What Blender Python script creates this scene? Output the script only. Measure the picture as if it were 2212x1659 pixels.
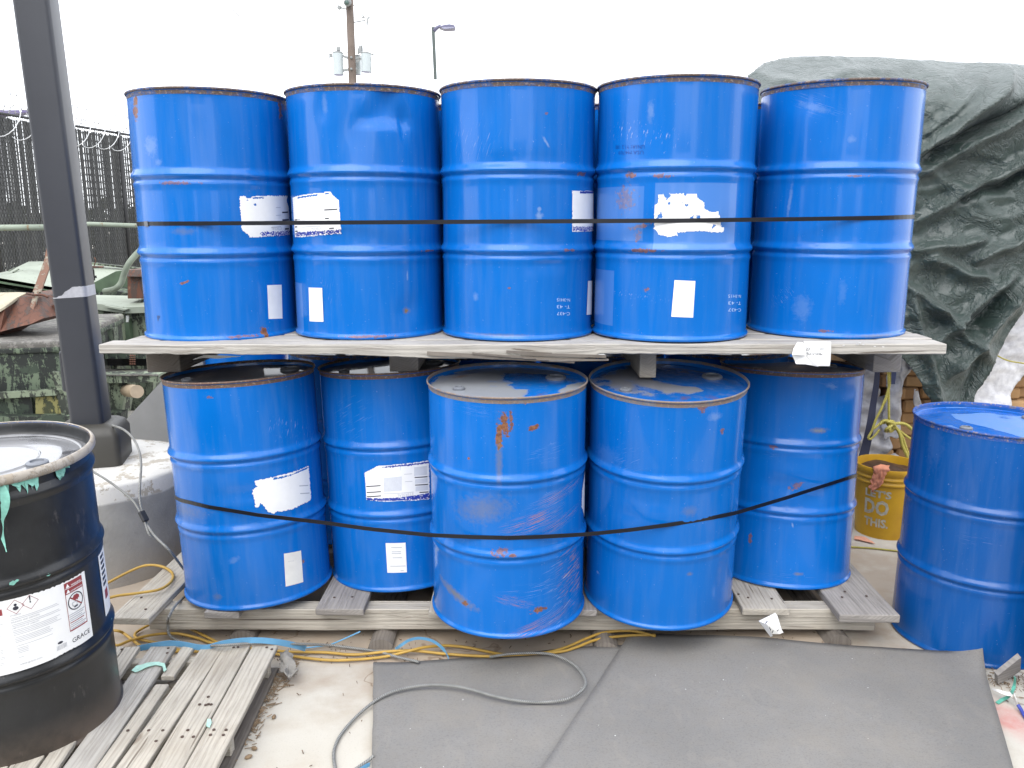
import bpy, bmesh, math, random
from mathutils import Vector, Matrix, noise
from mathutils.geometry import convex_hull_2d
random.seed(7)
S = bpy.context.scene
for o in list(bpy.data.objects): bpy.data.objects.remove(o)
COL = S.collection
# ------------------------------------------------------------------ camera
F, PITCH, HC = 1809.0, math.radians(11.28), 1.63
cam = bpy.data.cameras.new('camera'); co = bpy.data.objects.new('camera', cam); COL.objects.link(co)
co.location = (0, 0, HC); co.rotation_euler = (math.radians(90) - PITCH, 0, 0)
cam.sensor_width = 36; cam.lens = F / 2212 * 36; cam.clip_start = 0.05; cam.clip_end = 2000
S.camera = co
# ------------------------------------------------------------------ sky, sun, exposure
W = bpy.data.worlds.new('World'); S.world = W; W.use_nodes = True
nt = W.node_tree; nt.nodes.clear()
out = nt.nodes.new('ShaderNodeOutputWorld'); bg = nt.nodes.new('ShaderNodeBackground')
sky = nt.nodes.new('ShaderNodeTexSky'); sky.sky_type = 'NISHITA'; sky.sun_disc = False
SUN_EL, SUN_AZ = math.radians(48), math.radians(200)
sky.sun_elevation = SUN_EL; sky.sun_rotation = SUN_AZ
mx = nt.nodes.new('ShaderNodeMix'); mx.data_type = 'RGBA'; mx.inputs[0].default_value = 0.88
mx.inputs[7].default_value = (11.5, 11.8, 12.4, 1)          # the even cloud layer
nt.links.new(sky.outputs[0], mx.inputs[6]); nt.links.new(mx.outputs[2], bg.inputs[0])
bg.inputs[1].default_value = 0.1; nt.links.new(bg.outputs[0], out.inputs[0])
sl = bpy.data.lights.new('sun', 'SUN'); sl.energy = 1.0; sl.angle = math.radians(50); sl.color = (1, .97, .93)
so = bpy.data.objects.new('sun', sl); COL.objects.link(so)
sd = Vector((math.sin(SUN_AZ) * math.cos(SUN_EL), math.cos(SUN_AZ) * math.cos(SUN_EL), math.sin(SUN_EL)))
so.rotation_euler = sd.to_track_quat('Z', 'Y').to_euler()
S.view_settings.view_transform = 'Standard'; S.view_settings.look = 'None'
S.view_settings.exposure = 1.25; S.view_settings.gamma = 1; S.view_settings.use_curve_mapping = False
# ------------------------------------------------------------------ survey helpers: photo measurements -> metres
_cp, _sp = math.cos(PITCH), math.sin(PITCH)
def ray(px, py):
    a, b = (px - 1106) / F, (py - 829.5) / F
    return Vector((a, _cp - b * _sp, -_sp - b * _cp))
def G(px, py, z=0.0):
    r = ray(px, py); t = (z - HC) / r.z; return Vector((r.x * t, r.y * t, z))
def A(px, py, Y):
    r = ray(px, py); t = Y / r.y; return Vector((r.x * t, Y, HC + r.z * t))
def proj(p):
    d = p.y * _cp - (p.z - HC) * _sp; v = -p.y * _sp - (p.z - HC) * _cp
    return 1106 + F * p.x / d, 829.5 + F * v / d
def interp(pts, x):
    if x <= pts[0][0]: return pts[0][1]
    for (a, b), (c, d) in zip(pts, pts[1:]):
        if x <= c: return b + (d - b) * (x - a) / (c - a)
    return pts[-1][1]
# ------------------------------------------------------------------ object helpers
MW = {}
def meta(o, label=None, cat=None, group=None, kind=None):
    if label: o['label'] = label
    if cat: o['category'] = cat
    if group: o['group'] = group
    if kind: o['kind'] = kind
    return o
def empty(name, loc=(0, 0, 0), label=None, cat=None, group=None, rot=None):
    o = bpy.data.objects.new(name, None); COL.objects.link(o)
    o.empty_display_size = .1
    m = Matrix.Translation(Vector(loc))
    if rot is not None: m = m @ rot.to_matrix().to_4x4()
    o.matrix_world = m; MW[o.name] = m.copy()
    return meta(o, label, cat, group)
def mesh(name, verts, faces, mat=None, parent=None, smooth=False, uv=None, world=True, kind=None, sharp=None):
    if parent is not None:
        M = MW[parent.name]; 
        if world:
            Mi = M.inverted(); verts = [Mi @ Vector(v) for v in verts]
    me = bpy.data.meshes.new(name); me.from_pydata([tuple(v) for v in verts], [], [tuple(f) for f in faces])
    if uv:
        l = me.uv_layers.new(name='arc')
        for i, lp in enumerate(me.loops): l.data[i].uv = uv[lp.vertex_index] if not callable(uv) else uv(lp.vertex_index)
    if smooth:
        for p in me.polygons: p.use_smooth = True
        if sharp: me.set_sharp_from_angle(angle=math.radians(sharp))
    if mat: me.materials.append(mat)
    me.update()
    o = bpy.data.objects.new(name, me); COL.objects.link(o)
    if parent is not None: o.parent = parent; MW[o.name] = MW[parent.name]
    else: MW[o.name] = Matrix.Identity(4)
    if kind: o['kind'] = kind
    return o
def share(name, src, parent, M):       # an object of its own that shares src's mesh; M is local
    o = bpy.data.objects.new(name, src.data); COL.objects.link(o); o.parent = parent
    o.matrix_local = M; MW[o.name] = MW[parent.name]; return o
class MB:
    def __init__(s): s.v = []; s.f = []; s.uv = []
    def add(s, v, f, uv=None):
        n = len(s.v); s.v += [Vector(a) for a in v]; s.f += [tuple(i + n for i in q) for q in f]
        s.uv += uv if uv else [(a[0], a[1]) for a in v]
        return s
    def box(s, a, b):
        x0, y0, z0 = a; x1, y1, z1 = b
        return s.add([(x0,y0,z0),(x1,y0,z0),(x1,y1,z0),(x0,y1,z0),(x0,y0,z1),(x1,y0,z1),(x1,y1,z1),(x0,y1,z1)],
              [(0,3,2,1),(4,5,6,7),(0,1,5,4),(1,2,6,5),(2,3,7,6),(3,0,4,7)])
    def bar(s, p, q, w, h=None, up=(0, 0, 1)):
        p, q = Vector(p), Vector(q); h = h or w; d = (q - p).normalized(); u = Vector(up)
        if abs(d.dot(u)) > .97: u = Vector((0, 1, 0))
        a = d.cross(u).normalized() * w / 2; b = a.cross(d).normalized() * h / 2
        v = [p-a-b, p+a-b, p+a+b, p-a+b, q-a-b, q+a-b, q+a+b, q-a+b]
        return s.add(v, [(0,1,2,3),(7,6,5,4),(0,4,5,1),(1,5,6,2),(2,6,7,3),(3,7,4,0)])
    def tube(s, pts, r, n=8, cap=True):
        pts = [Vector(p) for p in pts]; N = len(pts); base = len(s.v); L = 0
        t0 = (pts[1] - pts[0]).normalized(); a = t0.orthogonal().normalized()
        rr = r if callable(r) else (lambda i: r)
        for i, p in enumerate(pts):
            t = (pts[min(i + 1, N - 1)] - pts[max(i - 1, 0)]).normalized()
            a = (a - t * a.dot(t)).normalized(); b = t.cross(a)
            if i: L += (pts[i] - pts[i - 1]).length
            for k in range(n):
                c = 2 * math.pi * k / n; s.v.append(p + (a * math.cos(c) + b * math.sin(c)) * rr(i)); s.uv.append((L, k / n))
        for i in range(N - 1):
            for k in range(n):
                k2 = (k + 1) % n; s.f.append((base+i*n+k, base+i*n+k2, base+(i+1)*n+k2, base+(i+1)*n+k))
        if cap: s.f.append(tuple(base + k for k in range(n))[::-1]); s.f.append(tuple(base + (N-1)*n + k for k in range(n)))
        return s
    def lathe(s, prof, n=48, c=(0, 0, 0), cap0=False, cap1=False):
        base = len(s.v)
        for r, z in prof:
            for k in range(n):
                t = 2 * math.pi * k / n; s.v.append(Vector((c[0] + r*math.sin(t), c[1] - r*math.cos(t), c[2] + z))); s.uv.append((t * r, z))
        m = len(prof)
        for i in range(m - 1):
            for k in range(n):
                k2 = (k + 1) % n; s.f.append((base+i*n+k, base+i*n+k2, base+(i+1)*n+k2, base+(i+1)*n+k))
        if cap0: s.f.append(tuple(base + k for k in range(n))[::-1])
        if cap1: s.f.append(tuple(base + (m-1)*n + k for k in range(n)))
        return s
    def build(s, name, mat, parent=None, smooth=False, **k):
        return mesh(name, s.v, s.f, mat, parent, smooth, uv=s.uv, **k)
def smoothpath(pts, sub=8):
    P = [Vector(p) for p in pts]; P = [P[0] * 2 - P[1]] + P + [P[-1] * 2 - P[-2]]; R = []
    for i in range(1, len(P) - 2):
        a, b, c, d = P[i-1:i+3]
        for k in range(sub):
            t = k / sub
            R.append(.5 * ((2*b) + (-a + c)*t + (2*a - 5*b + 4*c - d)*t*t + (-a + 3*b - 3*c + d)*t**3))
    R.append(P[-2]); return R
def bevel(o, w, seg=2):
    m = o.modifiers.new('bevel', 'BEVEL'); m.width = w; m.segments = seg; m.limit_method = 'ANGLE'; return o
# ------------------------------------------------------------------ materials
class NT:
    def __init__(s, name):
        s.m = bpy.data.materials.new(name); s.m.use_nodes = True; s.t = s.m.node_tree
        s.b = s.t.nodes['Principled BSDF']
    def n(s, typ, ins=None, **kw):
        nd = s.t.nodes.new('ShaderNode' + typ)
        for k, v in kw.items(): setattr(nd, k, v)
        if ins:
            for k, v in ins.items():
                sk = nd.inputs[k]
                if isinstance(v, bpy.types.NodeSocket): s.t.links.new(v, sk)
                else: sk.default_value = v
        return nd
    def set(s, **kw):
        for k, v in kw.items():
            sk = s.b.inputs[k.replace('_', ' ')]
            if isinstance(v, bpy.types.NodeSocket): s.t.links.new(v, sk)
            elif isinstance(v, (tuple, list)) and len(v) == 3: sk.default_value = (*v, 1)
            else: sk.default_value = v
    def mix(s, f, a, b):
        nd = s.t.nodes.new('ShaderNodeMix'); nd.data_type = 'RGBA'
        for i, v in ((0, f), (6, a), (7, b)):
            if isinstance(v, bpy.types.NodeSocket): s.t.links.new(v, nd.inputs[i])
            elif i == 0: nd.inputs[0].default_value = v
            else: nd.inputs[i].default_value = (*v, 1) if len(v) == 3 else v
        return nd.outputs[2]
    def math(s, op, a, b=0.0, c=0.0, clamp=False):
        nd = s.t.nodes.new('ShaderNodeMath'); nd.operation = op; nd.use_clamp = clamp
        for i, v in enumerate((a, b, c)):
            if isinstance(v, bpy.types.NodeSocket): s.t.links.new(v, nd.inputs[i])
            else: nd.inputs[i].default_value = v
        return nd.outputs[0]
    def ramp(s, f, a, b, lo=0.0, hi=1.0):
        nd = s.n('MapRange', {0: f, 1: a, 2: b, 3: lo, 4: hi}, clamp=True); return nd.outputs[0]
    def noise(s, vec, scale, detail=4, rough=.55, dist=0):
        return s.n('TexNoise', {'Vector': vec, 'Scale': scale, 'Detail': detail, 'Roughness': rough, 'Distortion': dist}).outputs[0]
    def map(s, vec, loc=(0,0,0), rot=(0,0,0), scale=(1,1,1), typ='POINT'):
        return s.n('Mapping', {'Vector': vec, 'Location': loc, 'Rotation': rot, 'Scale': scale}, vector_type=typ).outputs[0]
    def obj(s): return s.n('TexCoord').outputs['Object']
    def uv(s): return s.n('UVMap', uv_map='arc').outputs[0]
    def rnd(s): return s.n('ObjectInfo').outputs['Random']
    def bump(s, h, strength=.3, dist=.01):
        s.set(Normal=s.n('Bump', {'Height': h, 'Strength': strength, 'Distance': dist}).outputs[0])
def simple(name, col, rough=.6, var=.25, scale=20, bump=0.0, metal=0.0, spec=None, coord='obj', **kw):
    t = NT(name); v = t.obj()
    n1 = t.noise(v, scale); n2 = t.noise(v, scale * .17, 3)
    f = t.math('MULTIPLY_ADD', t.math('ADD', n1, n2), .5, 0)
    lo = tuple(c * (1 - var) for c in col); hi = tuple(min(1, c * (1 + var)) for c in col)
    t.set(Base_Color=t.mix(t.ramp(f, .3, .7), lo, hi), Roughness=rough, Metallic=metal, **kw)
    if spec is not None: t.b.inputs['Specular IOR Level'].default_value = spec
    if bump: t.bump(n1, bump, .01)
    return t.m
BLUE = (0.0010, 0.122, 0.455)
def paint_material(name, base=BLUE, spots=(), seed=0.0, dusty=.0, rough=.24, coat=.25):
    """glossy drum enamel. spots: (kind,u,v,w,h,rot,strength) in metres on the unrolled shell"""
    t = NT(name); uv = t.uv(); ob = t.map(t.obj(), loc=(seed, seed * 1.7, 0))
    big = t.noise(ob, 3.0, 4); fine = t.noise(ob, 130, 3); streak = t.noise(t.map(ob, scale=(14, 14, 1.4)), 2.2, 4)
    col = t.mix(t.ramp(big, .3, .7), base, tuple(c * 1.12 + .0008 for c in base))
    haze = t.math('MULTIPLY', t.ramp(streak, .45, .78), .10 + dusty)
    col = t.mix(haze, col, (.20, .27, .38))
    speck = t.ramp(fine, .715, .735)
    col = t.mix(t.math('MULTIPLY', speck, .3), col, (.35, .45, .6))
    ruf = t.math('ADD', t.math('MULTIPLY', big, .10), rough - .04)
    warp = t.noise(t.map(uv, loc=(seed, 0, 0)), 60, 4, .7)
    for kind, u, v, w, h, rot, st in spots:
        loc = t.map(uv, loc=(u, v, 0), rot=(0, 0, rot), scale=(w, h, 1), typ='TEXTURE')
        ln = t.n('VectorMath', {0: loc}, operation='LENGTH').outputs['Value']
        if kind == 'box':
            sx = t.n('SeparateXYZ', {0: loc}); ln = t.math('MAXIMUM', t.math('ABSOLUTE', sx.outputs[0]), t.math('ABSOLUTE', sx.outputs[1]))
            m = t.math('MULTIPLY', t.ramp(ln, .98, 1.0, 1, 0), st); col = t.mix(m, col, (.16, .30, .62)); continue
        if kind == 'rust':
            if st < .6: st *= .75
            e = .45 + .45 * st; m = t.ramp(t.math('ADD', ln, t.math('MULTIPLY_ADD', warp, 3.6, -1.8)), e - .06, e + .06, 1, 0)
            hl = t.ramp(t.math('ADD', ln, t.math('MULTIPLY_ADD', warp, 2.0, -1.0)), .3, 1.3, .35 * st, 0); col = t.mix(hl, col, (.10, .12, .10)); m = t.math('MULTIPLY', m, .55 + .4 * st); col = t.mix(m, col, t.mix(t.ramp(t.noise(ob, 90, 3), .35, .65), (.13, .045, .014), (.27, .11, .035))); ruf = t.math('MAXIMUM', ruf, t.math('MULTIPLY', m, .8))
        elif kind == 'stain':
            m = t.ramp(t.math('ADD', ln, t.math('MULTIPLY_ADD', warp, 1.6, -.8)), .2, 1.1, 1, 0)
            col = t.mix(t.math('MULTIPLY', m, st), col, (.20, .17, .10))
        elif kind == 'pale':
            m = t.ramp(t.math('ADD', ln, t.math('MULTIPLY_ADD', warp, 1.8, -.9)), .4, 1.1, 1, 0)
            col = t.mix(t.math('MULTIPLY', m, st * .55), col, (.28, .38, .55))
        elif kind in ('scratch', 'rscratch'):
            lines = t.noise(t.map(loc, scale=(.8, 16, 1), loc=(seed + u * 9, v * 7, 0)), 1.6, 5, .62)
            m = t.math('MULTIPLY', t.ramp(lines, *((.60, .66) if kind == 'scratch' else (.545, .60))), t.ramp(ln, .45, 1.0, 1, 0))
            m = t.math('MULTIPLY', m, st * (.6 if kind == 'scratch' else 1))
            col = t.mix(m, col, (.42, .48, .58) if kind == 'scratch' else (.36, .16, .075)); ruf = t.math('MAXIMUM', ruf, t.math('MULTIPLY', m, .6))
    t.b.inputs['Specular IOR Level'].default_value = .32
    t.set(Base_Color=col, Roughness=ruf, Coat_Weight=coat, Coat_Roughness=.05)
    t.bump(t.noise(ob, 7, 2), .04, .01)
    return t.m
def rim_material(name, c1=(.12, .075, .055), c2=(.03, .07, .22), bias=.5):
    t = NT(name); v = t.obj(); n = t.noise(v, 22, 5, .65); n2 = t.noise(v, 120, 3)
    col = t.mix(t.ramp(n, bias - .06, bias + .06), c1, c2); col = t.mix(t.ramp(n2, .55, .7), col, (.30, .22, .17))
    t.set(Base_Color=col, Roughness=.62); t.bump(n2, .4, .004); return t.m
def lid_material(name, seed, dust=.52, col1=(.22, .21, .18), base=(.004, .085, .42)):
    t = NT(name); v = t.map(t.obj(), loc=(seed, seed, 0)); n = t.noise(v, 2.6, 3, .4, .6); n2 = t.noise(v, 30, 5, .7)
    m = t.ramp(t.math('ADD', n, t.math('MULTIPLY', n2, .06)), dust, dust + .02)
    col = t.mix(t.math('MULTIPLY', m, .85), base, col1)
    col = t.mix(t.math('MULTIPLY', t.ramp(n2, .5, .75), .35), col, (.22, .22, .22))
    rs = t.noise(t.map(v, loc=(5, 2, 0)), 6, 5); col = t.mix(t.math('MULTIPLY', t.ramp(rs, .66, .74), .7), col, (.16, .06, .02))
    t.set(Base_Color=col, Roughness=t.ramp(m, 0, 1, .12, .55), Coat_Weight=.3, Coat_Roughness=.06); t.bump(n2, .12, .004); return t.m
def wood_material(name, c=(.40, .36, .31), dark=(.15, .13, .11), var=.25, warm=0.0):
    t = NT(name); uv = t.uv(); r = t.rnd()
    off = t.n('CombineXYZ', {0: t.math('MULTIPLY', r, 37), 1: t.math('MULTIPLY', r, 11), 2: 0}).outputs[0]
    p = t.n('VectorMath', {0: uv, 1: off}, operation='ADD').outputs[0]
    knots = t.noise(t.map(p, scale=(2.2, 7, 1)), 1.3, 2, .4)
    g = t.map(p, scale=(2.0, 34, 1)); grain = t.noise(g, 1.5, 6, .62, 1.6)
    rings = t.n('TexWave', {'Vector': t.map(p, scale=(1.1, 22, 1)), 'Scale': .9, 'Distortion': 7.5, 'Detail': 3, 'Detail Scale': 1.1}, bands_direction='Y').outputs[1]
    kv = t.n('TexVoronoi', {'Vector': t.map(p, scale=(2.6, 6.5, 1)), 'Scale': 1.0, 'Randomness': 1.0}).outputs['Distance']
    blot = t.noise(t.map(p, scale=(3, 6, 1)), 1.7, 5)
    ob = t.noise(t.obj(), 3.2, 4)
    col = t.mix(t.ramp(blot, .3, .75), tuple(x * .82 for x in c), tuple(min(1, x * 1.15) for x in c))
    col = t.mix(t.math('MULTIPLY', t.ramp(rings, .45, .95), .35), col, tuple(x * .55 for x in c))
    col = t.mix(t.math('MULTIPLY', t.ramp(grain, .54, .70), .42), col, dark)
    col = t.mix(t.math('MULTIPLY', t.ramp(kv, .10, .05), .75), col, dark)
    crk = t.noise(t.map(p, scale=(1.3, 42, 1), loc=(9, 4, 0)), 1.5, 2, .4, .3); col = t.mix(t.math('MULTIPLY', t.ramp(crk, .70, .715), .8), col, tuple(x * .45 for x in dark))
    col = t.mix(t.math('MULTIPLY', t.ramp(ob, .55, .75), .45), col, (c[0] * .62, c[1] * .55, c[2] * .45))
    col = t.mix(t.math('MULTIPLY', t.ramp(r, 0, 1), var), col, tuple(x * .6 for x in c))
    t.set(Base_Color=col, Roughness=.85); t.b.inputs['Specular IOR Level'].default_value = .2
    t.bump(t.math('SUBTRACT', t.math('MULTIPLY', rings, .3), t.ramp(grain, .5, .7)), .55, .004)
    return t.m
def peel_material(name, c1, c2, thr=.5, c3=None, streak=1.0, rough=.7):
    t = NT(name); v = t.obj()
    n = t.noise(t.map(v, scale=(1, 1, .16 * streak)), 15, 7, .76, .5); n2 = t.noise(v, 40, 5, .7)
    m = t.ramp(t.math('ADD', t.math('MULTIPLY', n, .7), t.math('MULTIPLY', n2, .3)), thr - .012, thr + .012)
    col = t.mix(m, c1, c2)
    col = t.mix(t.math('MULTIPLY', t.ramp(t.noise(v, 2.5, 4), .45, .7), .5), col, tuple(x * .5 for x in c1))
    if c3: col = t.mix(t.ramp(t.noise(t.map(v, loc=(3, 9, 1)), 5, 6, .7), .58, .62), col, c3)
    t.set(Base_Color=col, Roughness=rough); t.bump(m, .5, .006); return t.m
# ------------------------------------------------------------------ GROUND
def ground_mat():
    t = NT('concrete_ground'); v = t.obj()
    a = t.noise(v, .9, 5, .6); b = t.noise(v, 7, 6, .6); c = t.noise(v, 180, 3)
    col = t.mix(t.ramp(a, .32, .68), (.44, .405, .34), (.55, .525, .465))
    col = t.mix(t.math('MULTIPLY', t.ramp(b, .48, .72), .35), col, (.33, .25, .17))
    col = t.mix(t.math('MULTIPLY', t.ramp(c, .55, .75), .22), col, (.20, .18, .15))
    # brown ground under the pallets, its shade painted into the colour
    reg = t.map(v, loc=(-.2, 3.55, 0), scale=(2.6, .95, 1), typ='TEXTURE')
    ln = t.n('VectorMath', {0: reg}, operation='LENGTH').outputs['Value']
    m = t.ramp(t.math('ADD', ln, t.math('MULTIPLY_ADD', t.noise(v, 4, 5), 1.0, -.5)), .75, 1.05, 1, 0)
    col = t.mix(t.math('MULTIPLY', m, .6), col, (.27, .185, .115))
    # faded red spray paint by the right hand edge
    g = G(2190, 1560); reg = t.map(v, loc=(g.x, g.y, 0), rot=(0, 0, 1.9), scale=(.26, .10, 1), typ='TEXTURE')
    ln = t.n('VectorMath', {0: reg}, operation='LENGTH').outputs['Value']
    col = t.mix(t.math('MULTIPLY', t.ramp(ln, .3, 1.0, 1, 0), t.ramp(b, .35, .6, .15, .75)), col, (.52, .17, .15))
    # hairline cracks
    vo = t.n('TexVoronoi', {'Vector': t.n('VectorMath', {0: v, 1: t.map(v, scale=(0, 0, 0))}, operation='ADD').outputs[0], 'Scale': .8}, feature='DISTANCE_TO_EDGE')
    dv = t.n('VectorMath', {0: v, 1: t.n('TexNoise', {'Vector': v, 'Scale': 3.0, 'Detail': 4}).outputs[1]}, operation='ADD').outputs[0]
    t.t.links.new(dv, vo.inputs['Vector'])
    cr = t.ramp(vo.outputs['Distance'], .003, .009, 1, 0)
    col = t.mix(t.math('MULTIPLY', cr, .55), col, (.17, .11, .07))
    t.set(Base_Color=col, Roughness=.78); t.bump(t.math('SUBTRACT', t.math('ADD', b, t.math('MULTIPLY', c, .3)), cr), .18, .01)
    return t.m
meta(mesh('ground', [(-400, -400, 0), (400, -400, 0), (400, 900, 0), (-400, 900, 0)], [(0, 1, 2, 3)], ground_mat()), kind='structure')
meta(mesh('added_dark_ground', [(-60, -60, .004), (60, -60, .004), (60, 1.3, .004), (-60, 1.3, .004)], [(0, 1, 2, 3)], simple('added_asphalt_tone', (.055, .055, .056), .9, .3, 40)), kind='structure')  # unseen dark ground added behind the camera to darken the drum reflections
# ------------------------------------------------------------------ DRUMS
NS = 120
PROF = [(.2850, .0), (.2912, .0), (.2930, .003), (.2932, .008), (.2918, .012), (.2868, .015), (.2857, .022)]
def hoop(zc, r0=.2857):
    return [(r0, zc - .055), (r0 + .0006, zc - .042), (r0 + .0030, zc - .034), (r0 + .0033, zc - .028), (r0 + .0010, zc - .021), (r0 - .0014, zc - .017),
            (r0 - .0004, zc - .012), (r0 + .0066, zc - .006), (r0 + .0100, zc), (r0 + .0098, zc + .003), (r0 + .0068, zc + .010), (r0 + .0026, zc + .017), (r0 + .0005, zc + .023), (r0, zc + .030)]
def fill(prof, step=.02):
    R = [prof[0]]
    for a, b in zip(prof, prof[1:]):
        n = max(1, int(abs(b[1] - a[1]) / step))
        for k in range(1, n + 1): R.append((a[0] + (b[0]-a[0])*k/n, a[1] + (b[1]-a[1])*k/n))
    return R
RB = .2857
def drum_profile(h1=.313, h2=.587):
    return fill(PROF + hoop(h1) + hoop(h2) + [(RB, .84), (RB, .867), (.2872, .8725)])
RIM_MAT = [rim_material('rusty_rim_paint', (.095, .065, .052), (.03, .07, .20), bias=.50), rim_material('brown_rim_paint', (.14, .08, .055), (.10, .075, .06), .5), rim_material('grey_rim_paint', (.20, .15, .12), (.16, .17, .20), .5), rim_material('blue_rim_paint', (.10, .10, .13), (.01, .07, .30), .42)]
class Drum: pass
def drum(base, tx=0, ty=0, label='', mat=None, dents=(), rim=0, lidmat=None, brim=None, group=None, seed=0.0, hoops=(.313, .587), n=NS, wob=.0009, lz=0.0, bungs=((.18, .07, .032), (-.17, -.10, .016)), hs=1.0):
    d = Drum(); ax = Vector((math.tan(math.radians(tx)), math.tan(math.radians(ty)), 1)).normalized()
    q = Vector((0, 0, 1)).rotation_difference(ax)
    d.root = empty('steel_drum', base, label, 'drum', group, rot=q); d.M = MW[d.root.name] @ Matrix.Diagonal((1, 1, hs, 1)); MW[d.root.name] = d.M.copy(); d.root.matrix_world = d.M; d.Mi = d.M.inverted()
    prof = drum_profile(*hoops); v = []; uv = []
    for r, z in prof:
        for k in range(n):
            th = 2 * math.pi * k / n - math.pi; u = th * RB; rr = r
            if .03 < z < .85: rr += wob * noise.noise(Vector((math.cos(th) * 1.5, math.sin(th) * 1.5, z * 3.2 + seed * 3)))*1.6
            for (du, dz, wu, wz, dp, sh) in dents:
                a, b = (u - du) / wu, (z - dz) / wz
                if sh == 'c': f = max(0, 1 - math.hypot(a, b))
                elif sh == 't': f = max(0, min(1 - abs(a) - .5 * b, 1 + b * 1.1, 1))   # folded triangular facet
                else: f = math.exp(-2 * (a * a + b * b))
                edge = min(1, max(0, (z - .02) / .03)) * min(1, max(0, (.862 - z) / .02))
                rr -= dp * f * edge
            v.append((rr * math.sin(th), -rr * math.cos(th), z)); uv.append((u, z))
    m = len(prof); f = []
    for i in range(m - 1):
        for k in range(n):
            k2 = (k + 1) % n; f.append((i*n+k, i*n+k2, (i+1)*n+k2, (i+1)*n+k))
    me = bpy.data.meshes.new('shell'); me.from_pydata(v, [], f); l = me.uv_layers.new(name='arc')
    for p in me.polygons:
        p.use_smooth = True
        us = [uv[me.loops[j].vertex_index][0] for j in p.loop_indices]; wrap = max(us) - min(us) > 1
        for j in p.loop_indices:
            x, y = uv[me.loops[j].vertex_index]; l.data[j].uv = (x + 2*math.pi*RB if wrap and x < 0 else x, y)
    me.materials.append(mat or M_BLUE)
    o = bpy.data.objects.new('shell', me); COL.objects.link(o); o.parent = d.root; MW[o.name] = d.M; d.shell = o
    tor = MB()
    tor.lathe([(.2872, .8715), (.2910, .8720), (.2925, .8745), (.2923, .8780), (.2905, .8800), (.2878, .8792), (.2864, .874), (.2860, .856)], n)
    d.rim = mesh('rim', tor.v, tor.f, RIM_MAT[rim], d.root, True, world=False)
    li = MB(); R0 = [(.2862, .8580), (.283, .8555), (.275, .8565), (.262, .8590), (.240, .8590), (.235, .8605), (.20, .8610), (.12, .862), (.03, .8625), (.001, .8625)]
    li.lathe([(a, b - (lz if a < .286 else 0)) for a, b in R0], n)
    d.lid = mesh('lid', li.v, li.f, lidmat or M_LID, d.root, True, world=False)
    bt = MB(); bt.lathe([(.001, .004), (.28, .004), (.285, .0005)], n); mesh('bottom', bt.v, bt.f, mat or M_BLUE, d.root, True, world=False)
    for (bx, by, br) in bungs:
        b = MB(); b.lathe([(br + .006, 0), (br + .006, .007), (br, .011), (br * .8, .011), (br * .75, .006), (.001, .006)], 20, (bx, by, .861 - lz)); 
        mesh('bung', b.v, b.f, M_ZINC, d.root, True, world=False, sharp=40)
    return d
def hit(d, px, py, r=RB):            # where a photo measurement meets a drum's shell: (arc length, height)
    o = d.Mi @ Vector((0, 0, HC)); q = (d.Mi.to_3x3() @ ray(px, py))
    a = q.x**2 + q.y**2; b = o.x*q.x + o.y*q.y; c = o.x**2 + o.y**2 - r*r; D = b*b - a*c
    t = (-b - math.sqrt(max(D, 0))) / a; p = o + q * t
    return math.atan2(p.x, -p.y) * RB, p.z
def shellpt(u, v, off=.0006): t = u / RB; r = RB + off; return Vector((r*math.sin(t), -r*math.cos(t), v))
def patch(d, name, quad, mat, off=.0007, nu=10, nv=3, parent=None, px=True, label=None, r=RB):
    """a flat printed or glued piece following the shell; quad = TL,TR,BR,BL"""
    q = [hit(d, *c) for c in quad] if px else quad; v = []; f = []; uv = []
    for j in range(nv + 1):
        for i in range(nu + 1):
            a, b = i / nu, j / nv
            u = (q[0][0]*(1-a) + q[1][0]*a)*(1-b) + (q[3][0]*(1-a) + q[2][0]*a)*b
            w = (q[0][1]*(1-a) + q[1][1]*a)*(1-b) + (q[3][1]*(1-a) + q[2][1]*a)*b
            v.append(shellpt(u, w, off)); uv.append((u, w))
    for j in range(nv):
        for i in range(nu): k = j*(nu+1)+i; f.append((k, k+nu+1, k+nu+2, k+1))
    o = mesh(name, v, f, mat, parent or d.root, True, uv=uv, world=False)
    if label: o['label'] = label
    return o
def inside(p, poly):
    x, y = p; c = False; j = len(poly) - 1
    for i in range(len(poly)):
        xi, yi = poly[i]; xj, yj = poly[j]
        if (yi > y) != (yj > y) and x < (xj - xi) * (y - yi) / (yj - yi) + xi: c = not c
        j = i
    return c
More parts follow.
